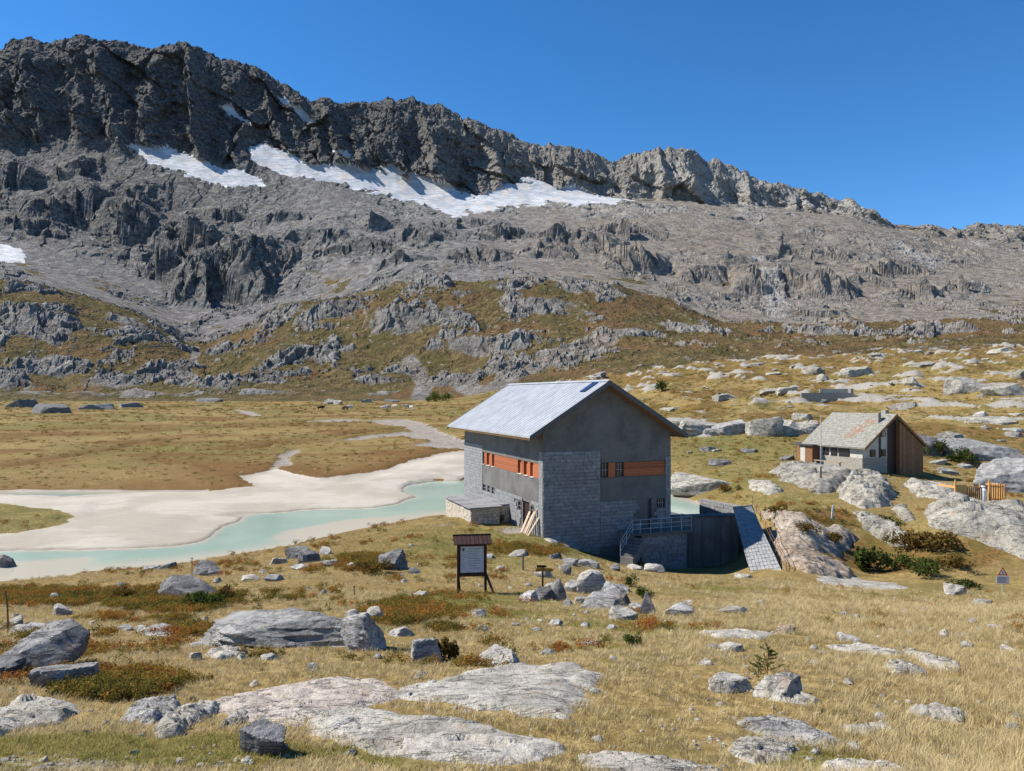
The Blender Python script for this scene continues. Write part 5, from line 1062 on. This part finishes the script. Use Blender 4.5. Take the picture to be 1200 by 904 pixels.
rock(140, 690, 22, 12, 'dark wedge rock in the left heath', R_DARK, 93); rock(3, 668, 22, 20, 'dark stone block on the shore at the left edge', R_DARK, 95)
rock(152, 663, 26, 9, 'white boulder lying in the shallow water', mat_rock('white_stone', (.55, .52, .47), (.72, .69, .64), .02), 97, depth=.5)
for i, (a, b, w, h, d) in enumerate([(322, 662, 26, 14, 'leftmost'), (345, 655, 36, 18, 'tallest'), (365, 660, 34, 16, 'darkest'), (388, 664, 30, 12, 'rightmost'), (350, 668, 28, 8, 'lowest'), (378, 650, 26, 10, 'rearmost')]): rock(a, b, w, h, d+' slab in the heap of slaty rocks near the shore', R_DARK if i in (1, 2) else R_GREY, 100+i*3, planes=6, depth=.6, rz=.7-i*.3)
rock(458, 668, 38, 27, 'dark hunched rock in the red heath', R_DARK, 130, planes=8); rock(410, 665, 20, 8, 'flat pale stone left of the hunched dark rock', R_PALE, 131)
rock(290, 682, 30, 11, 'pale flat boulder right of the long dark slab', R_PALE, 133); rock(318, 682, 24, 10, 'grey flat boulder below the slaty heap', R_GREY, 134); rock(490, 700, 22, 8, 'pale stone in grass left of the information board', R_PALE, 135); rock(508, 714, 12, 8, 'small stone below the information board', R_GREY, 136)
pile = [(622, 706, 26, 16, 'leftmost stone'), (641, 704, 28, 20, 'dark stone'), (655, 705, 22, 24, 'tall tilted stone'), (674, 694, 22, 13, 'stone at the back left'), (694, 696, 32, 24, 'pale peaked stone'), (702, 714, 48, 25, 'biggest slab'), (730, 712, 36, 22, 'broad dark-faced slab'), (748, 718, 22, 14, 'small stone at the right front'), (760, 720, 20, 24, 'rightmost upright stone'), (733, 727, 32, 13, 'frontmost flat stone'), (716, 700, 24, 14, 'brownish middle stone'), (682, 708, 20, 11, 'low stone in the middle front'), (666, 711, 16, 8, 'smallest front stone'), (722, 694, 30, 11, 'flat stone at the back right')]
for i, (a, b, w, h, d) in enumerate(pile): rock(a, b, w*1.15, h*1.1, d+' of the heap right of the trail sign', R_DARK if i in (1, 6, 8) else (R_PALE if i in (4, 9, 11) else R_GREY), 200+i*7, planes=8, flat_top=.7 if i % 2 else 0, rough=.06)
for a, b, w, h, d, m in [(610, 653, 30, 11, 'flat pale stone right behind the short wooden post', R_PALE), (651, 656, 20, 16, 'dark rock with a pale top below the doorstep', R_DARK), (664, 674, 12, 16, 'thin upright shard above the stone heap', R_DARK), (637, 677, 22, 10, 'white stone beside the trail sign', R_PALE), (661, 668, 14, 10, 'white stone above the thin shard', R_PALE), (573, 655, 18, 7, 'low grey stone behind the information board', R_GREY),
  (668, 664, 22, 9, 'pale stone leftmost in the row before the stair', R_GREY), (683, 664, 24, 11, 'grey stone in the middle of the row before the stair', R_GREY), (697, 666, 20, 9, 'flat stone nearest the stair foot', R_GREY), (722, 669, 16, 12, 'dark brown block at the stair foot', R_DARK), (745, 668, 22, 9, 'pale stone left of its neighbour under the terrace', R_PALE), (768, 671, 26, 9, 'whitish boulder under the terrace front', R_PALE),
  (1125, 697, 30, 13, 'pale squared block left of the warning sign', R_PALE), (1155, 710, 28, 8, 'flat pale stone below the warning sign', R_PALE), (800, 722, 42, 11, 'dark-edged flat rock right of the stone heap', R_GREY), (862, 719, 38, 10, 'pale flat rock in the middle right meadow', R_PALE), (921, 744, 26, 14, 'brown rounded boulder in the right meadow', mat_rock('brown_stone', (.24, .17, .11), (.38, .29, .20))), (997, 752, 30, 15, 'grey squared boulder in the right meadow', R_GREY),
  (855, 764, 34, 12, 'low pale boulder in greenery left of the fir sapling', R_PALE), (828, 780, 20, 7, 'small white stone left of the low pale boulder', R_PALE), (1079, 796, 18, 15, 'round pale stone in the right meadow', R_PALE), (891, 708, 14, 7, 'small white stone in the dark heath patch', R_PALE), (1088, 718, 14, 7, 'small grey stone at right, left of its pair', R_GREY), (1168, 738, 18, 7, 'stone at the far right of the meadow', R_GREY), (1185, 765, 22, 8, 'pale stone at the right edge', R_PALE), (872, 678, 24, 5, 'flat pale stone in the grass below the wing wall', R_PALE),
  (925, 893, 12, 5, 'small cream stone near the bottom right ledges', R_PALE), (1113, 893, 18, 8, 'pale stone in the tall grass at the bottom right', R_PALE), (1150, 870, 16, 5, 'small flat stone right of the pale ridge', R_PALE), (210, 895, 14, 5, 'small pale stone in the gravel at lower left', R_PALE), (163, 866, 12, 5, 'cream stone in front of the lower left rocks', R_PALE), (396, 860, 40, 14, 'reddish rock beside the squared dark boulder', R_GREY), (108, 732, 12, 6, 'tiny pink stone in the left heath', R_PALE), (145, 740, 22, 7, 'low flat stone right of the pale upright rock', R_GREY), (227, 775, 20, 14, 'pale stone left of the flat rock in grass', R_PALE), (312, 775, 22, 7, 'small pale stone below the layered boulder', R_PALE), (560, 723, 14, 7, 'small stone on the trodden path below the board', R_GREY), (605, 735, 12, 5, 'flat stone on the path centre', R_PALE), (690, 758, 14, 6, 'small stone above the broad ledge', R_GREY)]: rock(a, b, w, h, d, m, sub=3)
# big rocks of the right slope
rock(829, 578, 78, 37, 'white dome-shaped rock above the lake outlet', R_BIG, 311, sub=5, Ymin=70, rough=.03, planes=5, depth=.9)
rock(848, 546, 30, 10, 'dark rock on top behind the white dome', R_DARK, 313, Ymin=80)
for i, (a, b, w, h, d, m) in enumerate([(792, 505, 46, 22, 'leftmost outcrop of the rock band behind the building', R_BIG), (820, 508, 62, 26, 'broad outcrop of the rock band above the dome rock', R_BIG), (858, 510, 50, 26, 'dark-based outcrop in the rock band', R_GREY), (893, 512, 54, 30, 'striped outcrop left of the hut', R_BIG), (925, 512, 56, 32, 'slanting pale outcrop just left of the hut', R_BIG), (955, 508, 50, 32, 'outcrop half hidden behind the hut roof', R_BIG), (880, 532, 24, 10, 'dark round rock in the green slope', R_DARK), (830, 530, 20, 9, 'small rocks pile on the green slope', R_GREY), (926, 540, 26, 12, 'dark rock beside the hut shed', R_DARK),
  (1082, 532, 56, 42, 'dark craggy rock right behind the hut', R_DARK), (1165, 543, 112, 38, 'overhanging dark crag at the right edge, upper one', R_GREY), (1185, 578, 110, 40, 'grey crag at the right edge, lower one', R_GREY), (1120, 517, 34, 14, 'pale rock left of the upper crag', R_BIG), (1100, 545, 26, 9, 'pale flat rock in the green bank', R_BIG), (1112, 556, 24, 10, 'small dark-shaded rock above the path', R_GREY)]): rock(a, b, w, h, d, m, 400+i*9, sub=5, Ymin=62, Ymax=190, rough=.07, layer=.05, depth=.6, planes=12, sink=.5)
for i, (a, b, w, h, d) in enumerate([(1142, 460, 64, 26, 'big pale whaleback on the upper right slope'), (1188, 463, 56, 28, 'big cracked pale rock at the right edge of the slope'), (1012, 441, 44, 13, 'pale boulder above the ruin'), (1085, 431, 40, 12, 'pale low rock on the upper slope'), (1060, 480, 40, 9, 'flat pale slab on the slope right of the hut roof'), (1165, 497, 70, 12, 'long pale slab above the right crags'), (905, 462, 40, 12, 'pale rock cluster left of the ruin'), (850, 470, 40, 14, 'grey rock above the rock band'), (790, 482, 36, 10, 'pale flat rock beside the large roof'), (1175, 412, 30, 10, 'pale rock high at the right edge'), (960, 472, 20, 10, 'grey rock behind the hut ridge')]): rock(a, b, w, h, d, R_BIG, 600+i*11, sub=5, Ymin=95, Ymax=400, depth=.7, rough=.05, planes=8, sink=.4)
for i, (a, b, w, h, d) in enumerate([(55, 485, 58, 13, 'long dark block at the left end of the far meadow'), (20, 478, 34, 16, 'rock left of the long dark block'), (110, 480, 40, 14, 'grey rock right of the long dark block'), (150, 478, 36, 13, 'rock mound on the meadow edge'), (385, 474, 22, 9, 'pale boulder pair on the far meadow edge, left one'), (395, 474, 14, 10, 'pale boulder pair on the far meadow edge, right one'), (430, 472, 14, 8, 'pale boulder right of the pair on the meadow edge'), (458, 471, 20, 9, 'grey boulder on the far meadow edge'), (240, 470, 34, 6, 'low dark wall-like rock on the far meadow edge')]): rock(a, b, w, h, d, R_BIG if i in (4, 5, 6) else R_DARK, 800+i*13, sub=4, Ymin=200, Ymax=430, depth=.7, rough=.07, sink=.4)
# doorstep flags below the building
for i, (a, b, w, dd) in enumerate([(622, 617, 26, 'pinkish paving slab at the lakeside door'), (652, 632, 26, 'pale stepping slab at the building corner'), (668, 637, 20, 'second stepping slab from the building corner'), (678, 641, 12, 'third stepping slab from the building corner')]): slab([(a-w/2, b), (a-w/4, b-4), (a+w/2, b-3), (a+w/2.4, b+3), (a-w/4, b+4)], .14, dd, R_PALE, 'stepping_stone', 30, Ymin=40, cat='paving stone')
# countless small stones: alike meshes, each one its own object
smesh = []
for i in range(8):
    me = rock_mesh(900+i, 1, .8, .42, 2, 8, .06, smooth=False); me.name = 'stone'; me.materials.append((R_PALE, R_GREY)[i % 2]); smesh.append(me)
rr_ = np.random.default_rng(5); n_ = 0
while n_ < 290:
    px = rr_.uniform(0, 1200); py = 640+262*rr_.random()**.8
    if py < 700 and (px < 480-(py-640)*6 or 690 < px): continue
    x, y, z = hit(px, py)
    if z < LAKE+.3 or y > 60: continue
    w = (6+15*rr_.random()**2.2)*y/F; o = bpy.data.objects.new('small_stone', smesh[rr_.integers(8)]); COL.objects.link(o); o.location = (x, y, z-.0*w); o.scale = (w, w, w*rr_.uniform(.7, 1.1)); o.rotation_euler = (0, 0, rr_.uniform(0, 6.28)); tag(o, 'small loose stone lying in the grass of the near meadow', 'stone', 'small loose stones in the meadow'); n_ += 1

n_ = 0; bm_ = []
for i in range(6):
    me = rock_mesh(1500+i, 1, .8, .42, 3, 12, .07, flat_top=.5); me.name = 'slope_boulder'; me.materials.append((R_BIG, R_GREY)[i % 3 == 2]); bm_.append(me)
while n_ < 130:
    px = rr_.uniform(620, 1200); py = rr_.uniform(392, 560)
    if (690 < px < 800 and py > 445) or (940 < px < 1080 and 480 < py < 560) or fbm(np.array([px/60]), np.array([py/30]), 2, 9)[0] < .08: continue
    x, y, z = hit(px, py, 62, 430)
    if z < LAKE+.5: continue
    w = (4+26*rr_.random()**3.5)*y/F; o = bpy.data.objects.new('slope_boulder', bm_[rr_.integers(6)]); COL.objects.link(o); o.location = (x, y, z-.04*w); o.scale = (w, w, w*rr_.uniform(.6, 1.)); o.rotation_euler = (0, 0, rr_.uniform(0, 6.28)); tag(o, 'pale boulder scattered on the grassy slope around and above the small hut', 'boulder', 'boulders scattered on the right slope'); n_ += 1
# ================================================================== VEGETATION
def mat_leaf(name, cols, trans=.35, spread=.25):
    """leaf and blade material: diffuse plus light coming through; colour varies from clump to clump"""
    m = bpy.data.materials.new(name); m.use_nodes = True; t = m.node_tree; n = t.nodes; l = t.links; n.clear()
    out = n.new('ShaderNodeOutputMaterial'); mx = n.new('ShaderNodeMixShader'); d = n.new('ShaderNodeBsdfDiffuse'); tr = n.new('ShaderNodeBsdfTranslucent')
    at = n.new('ShaderNodeAttribute'); at.attribute_name = 'tint'; at.attribute_type = 'INSTANCER'; oi = n.new('ShaderNodeObjectInfo'); la = n.new('ShaderNodeAttribute'); la.attribute_name = 'leaf'; la.attribute_type = 'GEOMETRY'
    ad = n.new('ShaderNodeMath'); ad.operation = 'ADD'; l.new(at.outputs['Fac'], ad.inputs[0]); ml = n.new('ShaderNodeMath'); ml.operation = 'MULTIPLY'; ml.inputs[1].default_value = spread; l.new(la.outputs['Fac'], ml.inputs[0]); l.new(ml.outputs[0], ad.inputs[1])
    cr = n.new('ShaderNodeValToRGB'); l.new(ad.outputs[0], cr.inputs[0]); e = cr.color_ramp.elements
    for i, c in enumerate(cols):
        p = i/(len(cols)-1)
        if i < 2: e[i].position = p; e[i].color = (*c, 1)
        else: q = e.new(p); q.color = (*c, 1)
    for i, c in enumerate(cols): e[i].position = i/(len(cols)-1); e[i].color = (*c, 1)
    l.new(cr.outputs[0], d.inputs[0]); l.new(cr.outputs[0], tr.inputs[0]); mx.inputs[0].default_value = trans
    l.new(d.outputs[0], mx.inputs[1]); l.new(tr.outputs[0], mx.inputs[2]); l.new(mx.outputs[0], out.inputs[0]); return m
STRAW = [(.15, .125, .050), (.28, .215, .092), (.44, .345, .17), (.58, .485, .28), (.40, .27, .12)]
GREENS = [(.075, .085, .020), (.14, .15, .036), (.23, .22, .062), (.36, .30, .11)]
HEATHC = [(.06, .052, .016), (.12, .108, .026), (.20, .155, .036), (.30, .155, .038), (.32, .105, .035)]
M_DRY = mat_leaf('dry_grass', STRAW); M_GRN = mat_leaf('green_grass', GREENS); M_HEA = mat_leaf('heath_leaves', HEATHC, .3)
M_SHR = mat_leaf('shrub_leaves', [(.022, .034, .010), (.045, .065, .016), (.085, .105, .026), (.15, .14, .04)], .3, .7); M_SHB = mat_leaf('brown_shrub_leaves', [(.05, .035, .012), (.11, .075, .022), (.17, .11, .03), (.22, .10, .03)], .3, .7); M_FIR = mat_leaf('fir_needles', [(.035, .055, .012), (.075, .11, .020), (.13, .17, .035)], .25, .8)
def tuft(name, nb, h0, h1, spread, width, mat, seed, bend=.5):
    r = np.random.default_rng(seed); V = []; Fc = []; lf = []
    for i in range(nb):
        a = r.uniform(0, 6.283); rad = spread*math.sqrt(r.random())*.6; bx, by = rad*math.cos(a), rad*math.sin(a); dirn = a+r.normal()*.7; h = r.uniform(h0, h1); w = width*r.uniform(.6, 1.2); bd = bend*h*r.uniform(.2, 1.3)
        sx, sy = -math.sin(dirn)*w/2, math.cos(dirn)*w/2; k = len(V); rv = r.random()
        for t, ws in ((0, 1.), (.45, .8), (.8, .5)):
            x = bx+math.cos(dirn)*bd*t*t; y = by+math.sin(dirn)*bd*t*t; z = h*t*(1-.18*t)-.02; V += [(x-sx*ws, y-sy*ws, z), (x+sx*ws, y+sy*ws, z)]
        V.append((bx+math.cos(dirn)*bd, by+math.sin(dirn)*bd, h*.84-.02)); Fc += [(k, k+1, k+3, k+2), (k+2, k+3, k+5, k+4), (k+4, k+5, k+6)]; lf += [rv]*7
    me = bpy.data.meshes.new(name); me.from_pydata(V, [], Fc); me.update(); me.materials.append(mat); a = me.attributes.new('leaf', 'FLOAT', 'POINT'); a.data.foreach_set('value', lf); return bpy.data.objects.new(name, me)
def leafball(name, n, rx, rz, ls, mat, seed, hollow=.5, base=0.):
    r = np.random.default_rng(seed); V = []; Fc = []; lf = []
    lumps = [(r.normal()*.45, r.normal()*.45, r.uniform(.25, .75), r.uniform(.35, .6)) for _ in range(7)]
    for i in range(n):
        lx, ly, lz, lr = lumps[r.integers(7)]; d = r.normal(size=3); d /= np.linalg.norm(d); q = lr*(hollow+(1-hollow)*r.random())
        c = np.array([(lx+d[0]*q)*rx, (ly+d[1]*q)*rx, max(.02, (lz+d[2]*q*.8))*rz+base]); u = r.normal(size=3); u /= np.linalg.norm(u); v = np.cross(u, d); v /= np.linalg.norm(v)+1e-6; s = ls*r.uniform(.6, 1.3); k = len(V)
        V += [tuple(c-u*s), tuple(c+v*s*.5), tuple(c+u*s), tuple(c-v*s*.5)]; Fc.append((k, k+1, k+2, k+3)); lf += [r.random()]*4
    me = bpy.data.meshes.new(name); me.from_pydata(V, [], Fc); me.update(); me.materials.append(mat); a = me.attributes.new('leaf', 'FLOAT', 'POINT'); a.data.foreach_set('value', lf); return bpy.data.objects.new(name, me)
def instancer(name, src, pts, rot, scl, tint, label, cat):
    me = bpy.data.meshes.new(name); me.vertices.add(len(pts)); me.vertices.foreach_set('co', np.ascontiguousarray(pts, np.float32).ravel()); me.update()
    for nm, ty, key, v in (('rot', 'FLOAT_VECTOR', 'vector', rot), ('scl', 'FLOAT', 'value', scl), ('tint', 'FLOAT', 'value', tint)):
        a = me.attributes.new(nm, ty, 'POINT'); a.data.foreach_set(key, np.ascontiguousarray(v, np.float32).ravel())
    o = bpy.data.objects.new(name, me); COL.objects.link(o)
    g = bpy.data.node_groups.new(name, 'GeometryNodeTree'); g.interface.new_socket('Geometry', in_out='INPUT', socket_type='NodeSocketGeometry'); g.interface.new_socket('Geometry', in_out='OUTPUT', socket_type='NodeSocketGeometry')
    n = g.nodes; l = g.links; gi = n.new('NodeGroupInput'); go = n.new('NodeGroupOutput'); ip = n.new('GeometryNodeInstanceOnPoints'); oi = n.new('GeometryNodeObjectInfo'); oi.inputs['Object'].default_value = src; oi.inputs['As Instance'].default_value = True
    def na(nm, ty): q = n.new('GeometryNodeInputNamedAttribute'); q.data_type = ty; q.inputs['Name'].default_value = nm; return q.outputs[0]
    e2r = n.new('FunctionNodeEulerToRotation'); l.new(na('rot', 'FLOAT_VECTOR'), e2r.inputs[0])
    l.new(gi.outputs[0], ip.inputs['Points']); l.new(oi.outputs['Geometry'], ip.inputs['Instance']); l.new(e2r.outputs[0], ip.inputs['Rotation']); l.new(na('scl', 'FLOAT'), ip.inputs['Scale']); l.new(ip.outputs[0], go.inputs[0])
    md = o.modifiers.new('instances', 'NODES'); md.node_group = g; return stuff(o, label, cat)
R2 = np.random.default_rng(99); N_ = 112000
px = R2.uniform(-330, 1530, N_); Y = np.exp(R2.uniform(math.log(4.6), math.log(105), N_)); X = (px-CX)/F*Y
z, M = terrain(X, Y, True); h, g, v = cover(M)
ok = (M['sand'] < .3) & (M['grav'] < .3) & (z > LAKE+.12) & ((Y < 66) | (px > 780))
for P in SLABS:
    b0 = P.min(0)-.2; b1 = P.max(0)+.2; c = ok & (X > b0[0]) & (X < b1[0]) & (Y > b0[1]) & (Y < b1[1]); i = np.where(c)[0]
    if len(i): f = max(.04, .02*float(np.ptp(P))); ok[i[poly_sd(X[i], Y[i], P) > -f*.3+f*R2.normal(size=len(i))*.6]] = False
for ex, ey, rx, ry in RK_EX: ok &= ~((((X-ex)/rx)**2+((Y-ey)/ry)**2) < .75)
la = (X-HX)*math.cos(TH)+(Y-HY)*math.sin(TH); lb = -(X-HX)*math.sin(TH)+(Y-HY)*math.cos(TH)
ok &= ~((la > -.1) & (la < 11.2) & (lb > -.1) & (lb < 20)) & ~((la > -4) & (la < .2) & (lb > 5.8) & (lb < 13.5)) & ~((la > 4.6) & (la < 11.8) & (lb > -3.1) & (lb < .2)) & ~((la > -2.2) & (la < .1) & (lb > .2) & (lb < 6) & (R2.random(N_) < .85))
ok &= ~((X > 12) & (X < 20.5) & (Y > 57.5) & (Y < 63)) & ~((np.abs(X-46.) < 7) & (np.abs(Y-92) < 7))
nz = fbm(X/1.2, Y/1.2, 3, 301); nl = fbm(X/5, Y/5, 3, 302)
hill_ = (Y > 62)
u = R2.random(N_)
bare = sst(.1, .6, v+.25*nz); ok &= u > bare*.9
ok &= (R2.random(N_) > .85*sst(.0, .4, -nl+.5*nz))        # thin patches
heath = (h+.45*nz+.15*nl > .48) & (R2.random(N_) < .9); heath |= hill_ & (nl+.4*nz > .38); heath |= (nz*.8+.6*nl+.15*R2.normal(size=N_) > .42) & (px < 600) & (Y > 9); heath |= (nz*.8+.6*nl+.15*R2.normal(size=N_) > .62) & (Y > 12)
green = ~heath & (g+.65*nz+.55*nl > .34)
tall = ~heath & ~green & (sst(600, 900, px)*.5+.35*nz+nl*.5+R2.random(N_)*.35 > .62) & (Y < 45)
dry = ~heath & ~green & ~tall
sg = np.clip((Y/16)**.55, .85, 2.6)*(.75+.5*R2.random(N_))
def emit(mask, srcs, name, label, cat, sc, tint):
    i = np.where(mask & ok)[0]; k = R2.integers(len(srcs), size=len(i))
    for j, s in enumerate(srcs):
        q = i[k == j]
        if len(q): instancer(name, s, np.stack([X[q], Y[q], z[q]], 1), np.stack([R2.normal(0, .13, len(q)), R2.normal(0, .13, len(q)), R2.uniform(0, 6.28, len(q))], 1), sc[q], np.clip(tint[q], 0, 1), label, cat)
tb = np.clip(.50+.35*nl+.25*nz+R2.normal(0, .14, N_), .0, .9)
emit(dry, [tuft('dry_tuft', 24, .035, .11, .14, .007, M_DRY, 1+i, .8) for i in range(3)], 'dry_grass', 'short dry golden grass covering the meadow', 'grass', sg, tb)
emit(tall, [tuft('tall_tuft', 30, .07, .22, .13, .006, M_DRY, 11+i, .7) for i in range(3)], 'tall_dry_grass', 'tall dry straw coloured grass bunches', 'grass', sg*.9, tb+.05)
emit(green, [tuft('green_tuft', 28, .03, .085, .14, .007, M_GRN, 21+i, .7) for i in range(2)], 'green_grass', 'short green grass patches', 'grass', sg, tb+.1)
emit(heath, [leafball('heath_clump', 150, .17, .17, .017, M_HEA, 31+i) for i in range(3)], 'heath_cover', 'low orange and olive heath cover', 'heath', sg*1.0, np.clip(.30+.55*nl+.35*nz+R2.normal(0, .2, N_), 0, .85))

# coarse tussocks and heath on the slope and meadow farther off
Nq = 26000; pq = R2.uniform(-40, 1240, Nq); Yq = np.exp(R2.uniform(math.log(85), math.log(440), Nq)); Xq = (pq-CX)/F*Yq; zq, Mq = terrain(Xq, Yq, True)
nq = fbm(Xq/20, Yq/26, 4, 501); okq = (Mq['sand'] < .2) & (Mq['grav'] < .2) & (Mq['rock'] < .4) & (zq > LAKE+.2) & ((Mq['hill'] > .2) | (R2.random(Nq) < .35)) & (nq+.25*R2.normal(size=Nq) > -.12)
for j, (sr, tn) in enumerate(((leafball('tussock', 60, .34, .26, .05, M_HEA, 61), .35), (tuft('coarse_tuft', 24, .15, .34, .36, .03, M_DRY, 62, .9), .5), (leafball('low_heath', 60, .42, .2, .05, M_HEA, 63), .15))):
    q = np.where(okq)[0][j::3]; instancer('slope_tussocks', sr, np.stack([Xq[q], Yq[q], zq[q]], 1), np.stack([np.zeros(len(q)), np.zeros(len(q)), R2.uniform(0, 6.28, len(q))], 1), np.clip(Yq[q]/110, .9, 3.)*(.6+.7*R2.random(len(q))), np.clip(tn+.5*nq[q]+R2.normal(0, .14, len(q)), 0, .85), 'coarse grass tussocks and heath on the slopes beyond the lake', 'tussocks')
# gravel and pebbles where the turf is worn through
Np = 9000; px2 = R2.uniform(-30, 1230, Np); Y2_ = np.exp(R2.uniform(math.log(5.2), math.log(24), Np)); X2 = (px2-CX)/F*Y2_; z2, M2 = terrain(X2, Y2_, True); _, _, v2 = cover(M2)
k2 = (v2+.3*fbm(X2/.9, Y2_/.9, 3, 401) > .33) | (R2.random(Np) < .07)
for j in range(3):
    q = np.where(k2)[0][j::3]; ms = smesh[j*2]; src = bpy.data.objects.new('pebble', ms)
    instancer('pebbles', src, np.stack([X2[q], Y2_[q], z2[q]], 1), np.stack([R2.normal(0, .2, len(q)), R2.normal(0, .2, len(q)), R2.uniform(0, 6.28, len(q))], 1), .02+.06*R2.random(len(q))**2.5, np.zeros(len(q)), 'fine gravel and pebbles in the worn turf', 'gravel')

# ------------------------------------------------------------------ single shrubs and saplings
def shrub(px, py, w, h, label, mat, seed, Ymin=4, Ymax=420, name='shrub', n=900):
    x, y, z = hit(px, py, Ymin, Ymax); k = y/F; e = empty(name, (x, y, z)); tag(e, label, 'shrub'); rx, rz = w*k/2, h*k; r = random.Random(seed)
    o = leafball('foliage', n, rx*.95, rz*.95, max(rx, rz)*.075, mat, seed); COL.objects.link(o); o.parent = e
    mb = MB()
    for i in range(6): a = r.uniform(0, 6.28); mb.bar((0, 0, -.05*rz), (math.cos(a)*rx*.5, math.sin(a)*rx*.5, rz*r.uniform(.4, .7)), rz*.03, n=5)
    mb.build('stem', M_WOODB, e); return e
for i, (a, b, w, h, lab, m, y0) in enumerate([(1014, 668, 30, 34, 'tall dark green shrub in the shady gully', M_SHR, 48), (1052, 668, 48, 20, 'broad olive shrub in the middle of the gully', M_SHR, 48), (1088, 676, 46, 20, 'wide green shrub right of the broad olive one', M_SHR, 46), (1120, 666, 44, 15, 'reddish brown shrub above the warning sign', M_SHB, 46), (1066, 645, 50, 20, 'brown heather shrub above the broad olive one', M_SHB, 50), (1040, 618, 22, 12, 'small green shrub below the cracked outcrop', M_SHR, 50), (975, 640, 26, 14, 'brown shrub beside the orange tinted slab', M_SHB, 48), (915, 606, 32, 12, 'red heather patch above the wing wall', M_SHB, 55), (940, 628, 26, 16, 'round brown bush on the orange tinted slab', M_SHB, 50), (1095, 640, 60, 16, 'rusty heather strip below the large grey slab', M_SHB, 48), (1130, 690, 40, 14, 'low green shrub left of the warning sign', M_SHR, 42),
   (740, 688, 20, 16, 'small dark green shrub above the stone heap', M_SHR, 15), (757, 702, 24, 15, 'yellow green shrub right of the stone heap', M_FIR, 15), (752, 668, 8, 12, 'little yellow bush under the terrace', M_FIR, 30), (744, 756, 26, 14, 'small green bush alone in the middle meadow', M_SHR, 10), (586, 612, 12, 9, 'round green bush by the annex', M_SHR, 45), (520, 775, 30, 34, 'dry brown bush right of the flat-topped block', M_SHB, 10), (265, 706, 32, 20, 'olive brown bush right of the long dark slab', M_SHB, 12), (240, 712, 60, 18, 'broad olive bush in front of the long dark slab', M_SHR, 12), (150, 705, 40, 16, 'orange olive bush on the left slope', M_SHB, 12), (435, 672, 40, 16, 'rust red bush left of the hunched dark rock', M_SHB, 20), (1130, 545, 40, 20, 'green bank shrub left of the right crags', M_SHR, 70), (1100, 535, 30, 18, 'green shrub below the dark crag behind the hut', M_SHR, 75), (850, 577, 24, 10, 'olive shrub at the foot of the white dome rock', M_SHB, 65), (775, 460, 16, 17, 'lone dark shrub on the slope behind the large roof', M_SHR, 150), (510, 463, 26, 12, 'bright green willow bush at the far meadow edge', M_FIR, 250), (1185, 605, 30, 10, 'red brown shrub right of the board fence', M_SHB, 60)]): shrub(a, b, w, h, lab, m, 500+i, y0, n=900 if w > 20 else 400)
def sapling(px, py, h, label, seed):
    x, y, z = hit(px, py, 5, 100); k = y/F; H = h*k; e = empty('fir_sapling', (x, y, z)); tag(e, label, 'sapling'); r = random.Random(seed); V = []; Fc = []; lf = []
    MB().bar((0, 0, -.05), (.04*H, 0, H*.95), H*.035, n=6).build('trunk', M_WOODB, e); br = MB()
    for i in range(26):
        t = .12+.85*i/26; a = r.uniform(0, 6.28); L = H*.62*(1-t*.72)*r.uniform(.7, 1.15); b0 = Vector((.04*H*t, 0, H*t)); d = Vector((math.cos(a), math.sin(a), .45)).normalized(); br.bar(b0, b0+d*L, H*.012, n=4)
        for j in range(46):
            q = b0+d*L*r.uniform(.15, 1.05); nd = (d*.8+Vector((r.gauss(0, .6), r.gauss(0, .6), r.gauss(0, .45)))).normalized(); sd_ = nd.cross(Vector((r.gauss(0, 1), r.gauss(0, 1), r.gauss(0, 1)))).normalized()*H*.010; k0 = len(V); rv = r.random()
            V += [tuple(q-sd_), tuple(q+sd_), tuple(q+nd*H*.085)]; Fc.append((k0, k0+1, k0+2)); lf += [rv]*3
    br.build('branches', M_WOODB, e); me = bpy.data.meshes.new('needles'); me.from_pydata(V, [], Fc); me.update(); me.materials.append(M_FIR); a = me.attributes.new('leaf', 'FLOAT', 'POINT'); a.data.foreach_set('value', lf); o = bpy.data.objects.new('needles', me); COL.objects.link(o); o.parent = e
sapling(899, 795, 38, 'bright green fir sapling behind the pointed boulder', 3); sapling(888, 798, 26, 'smaller fir sapling left of the bright green one', 4)
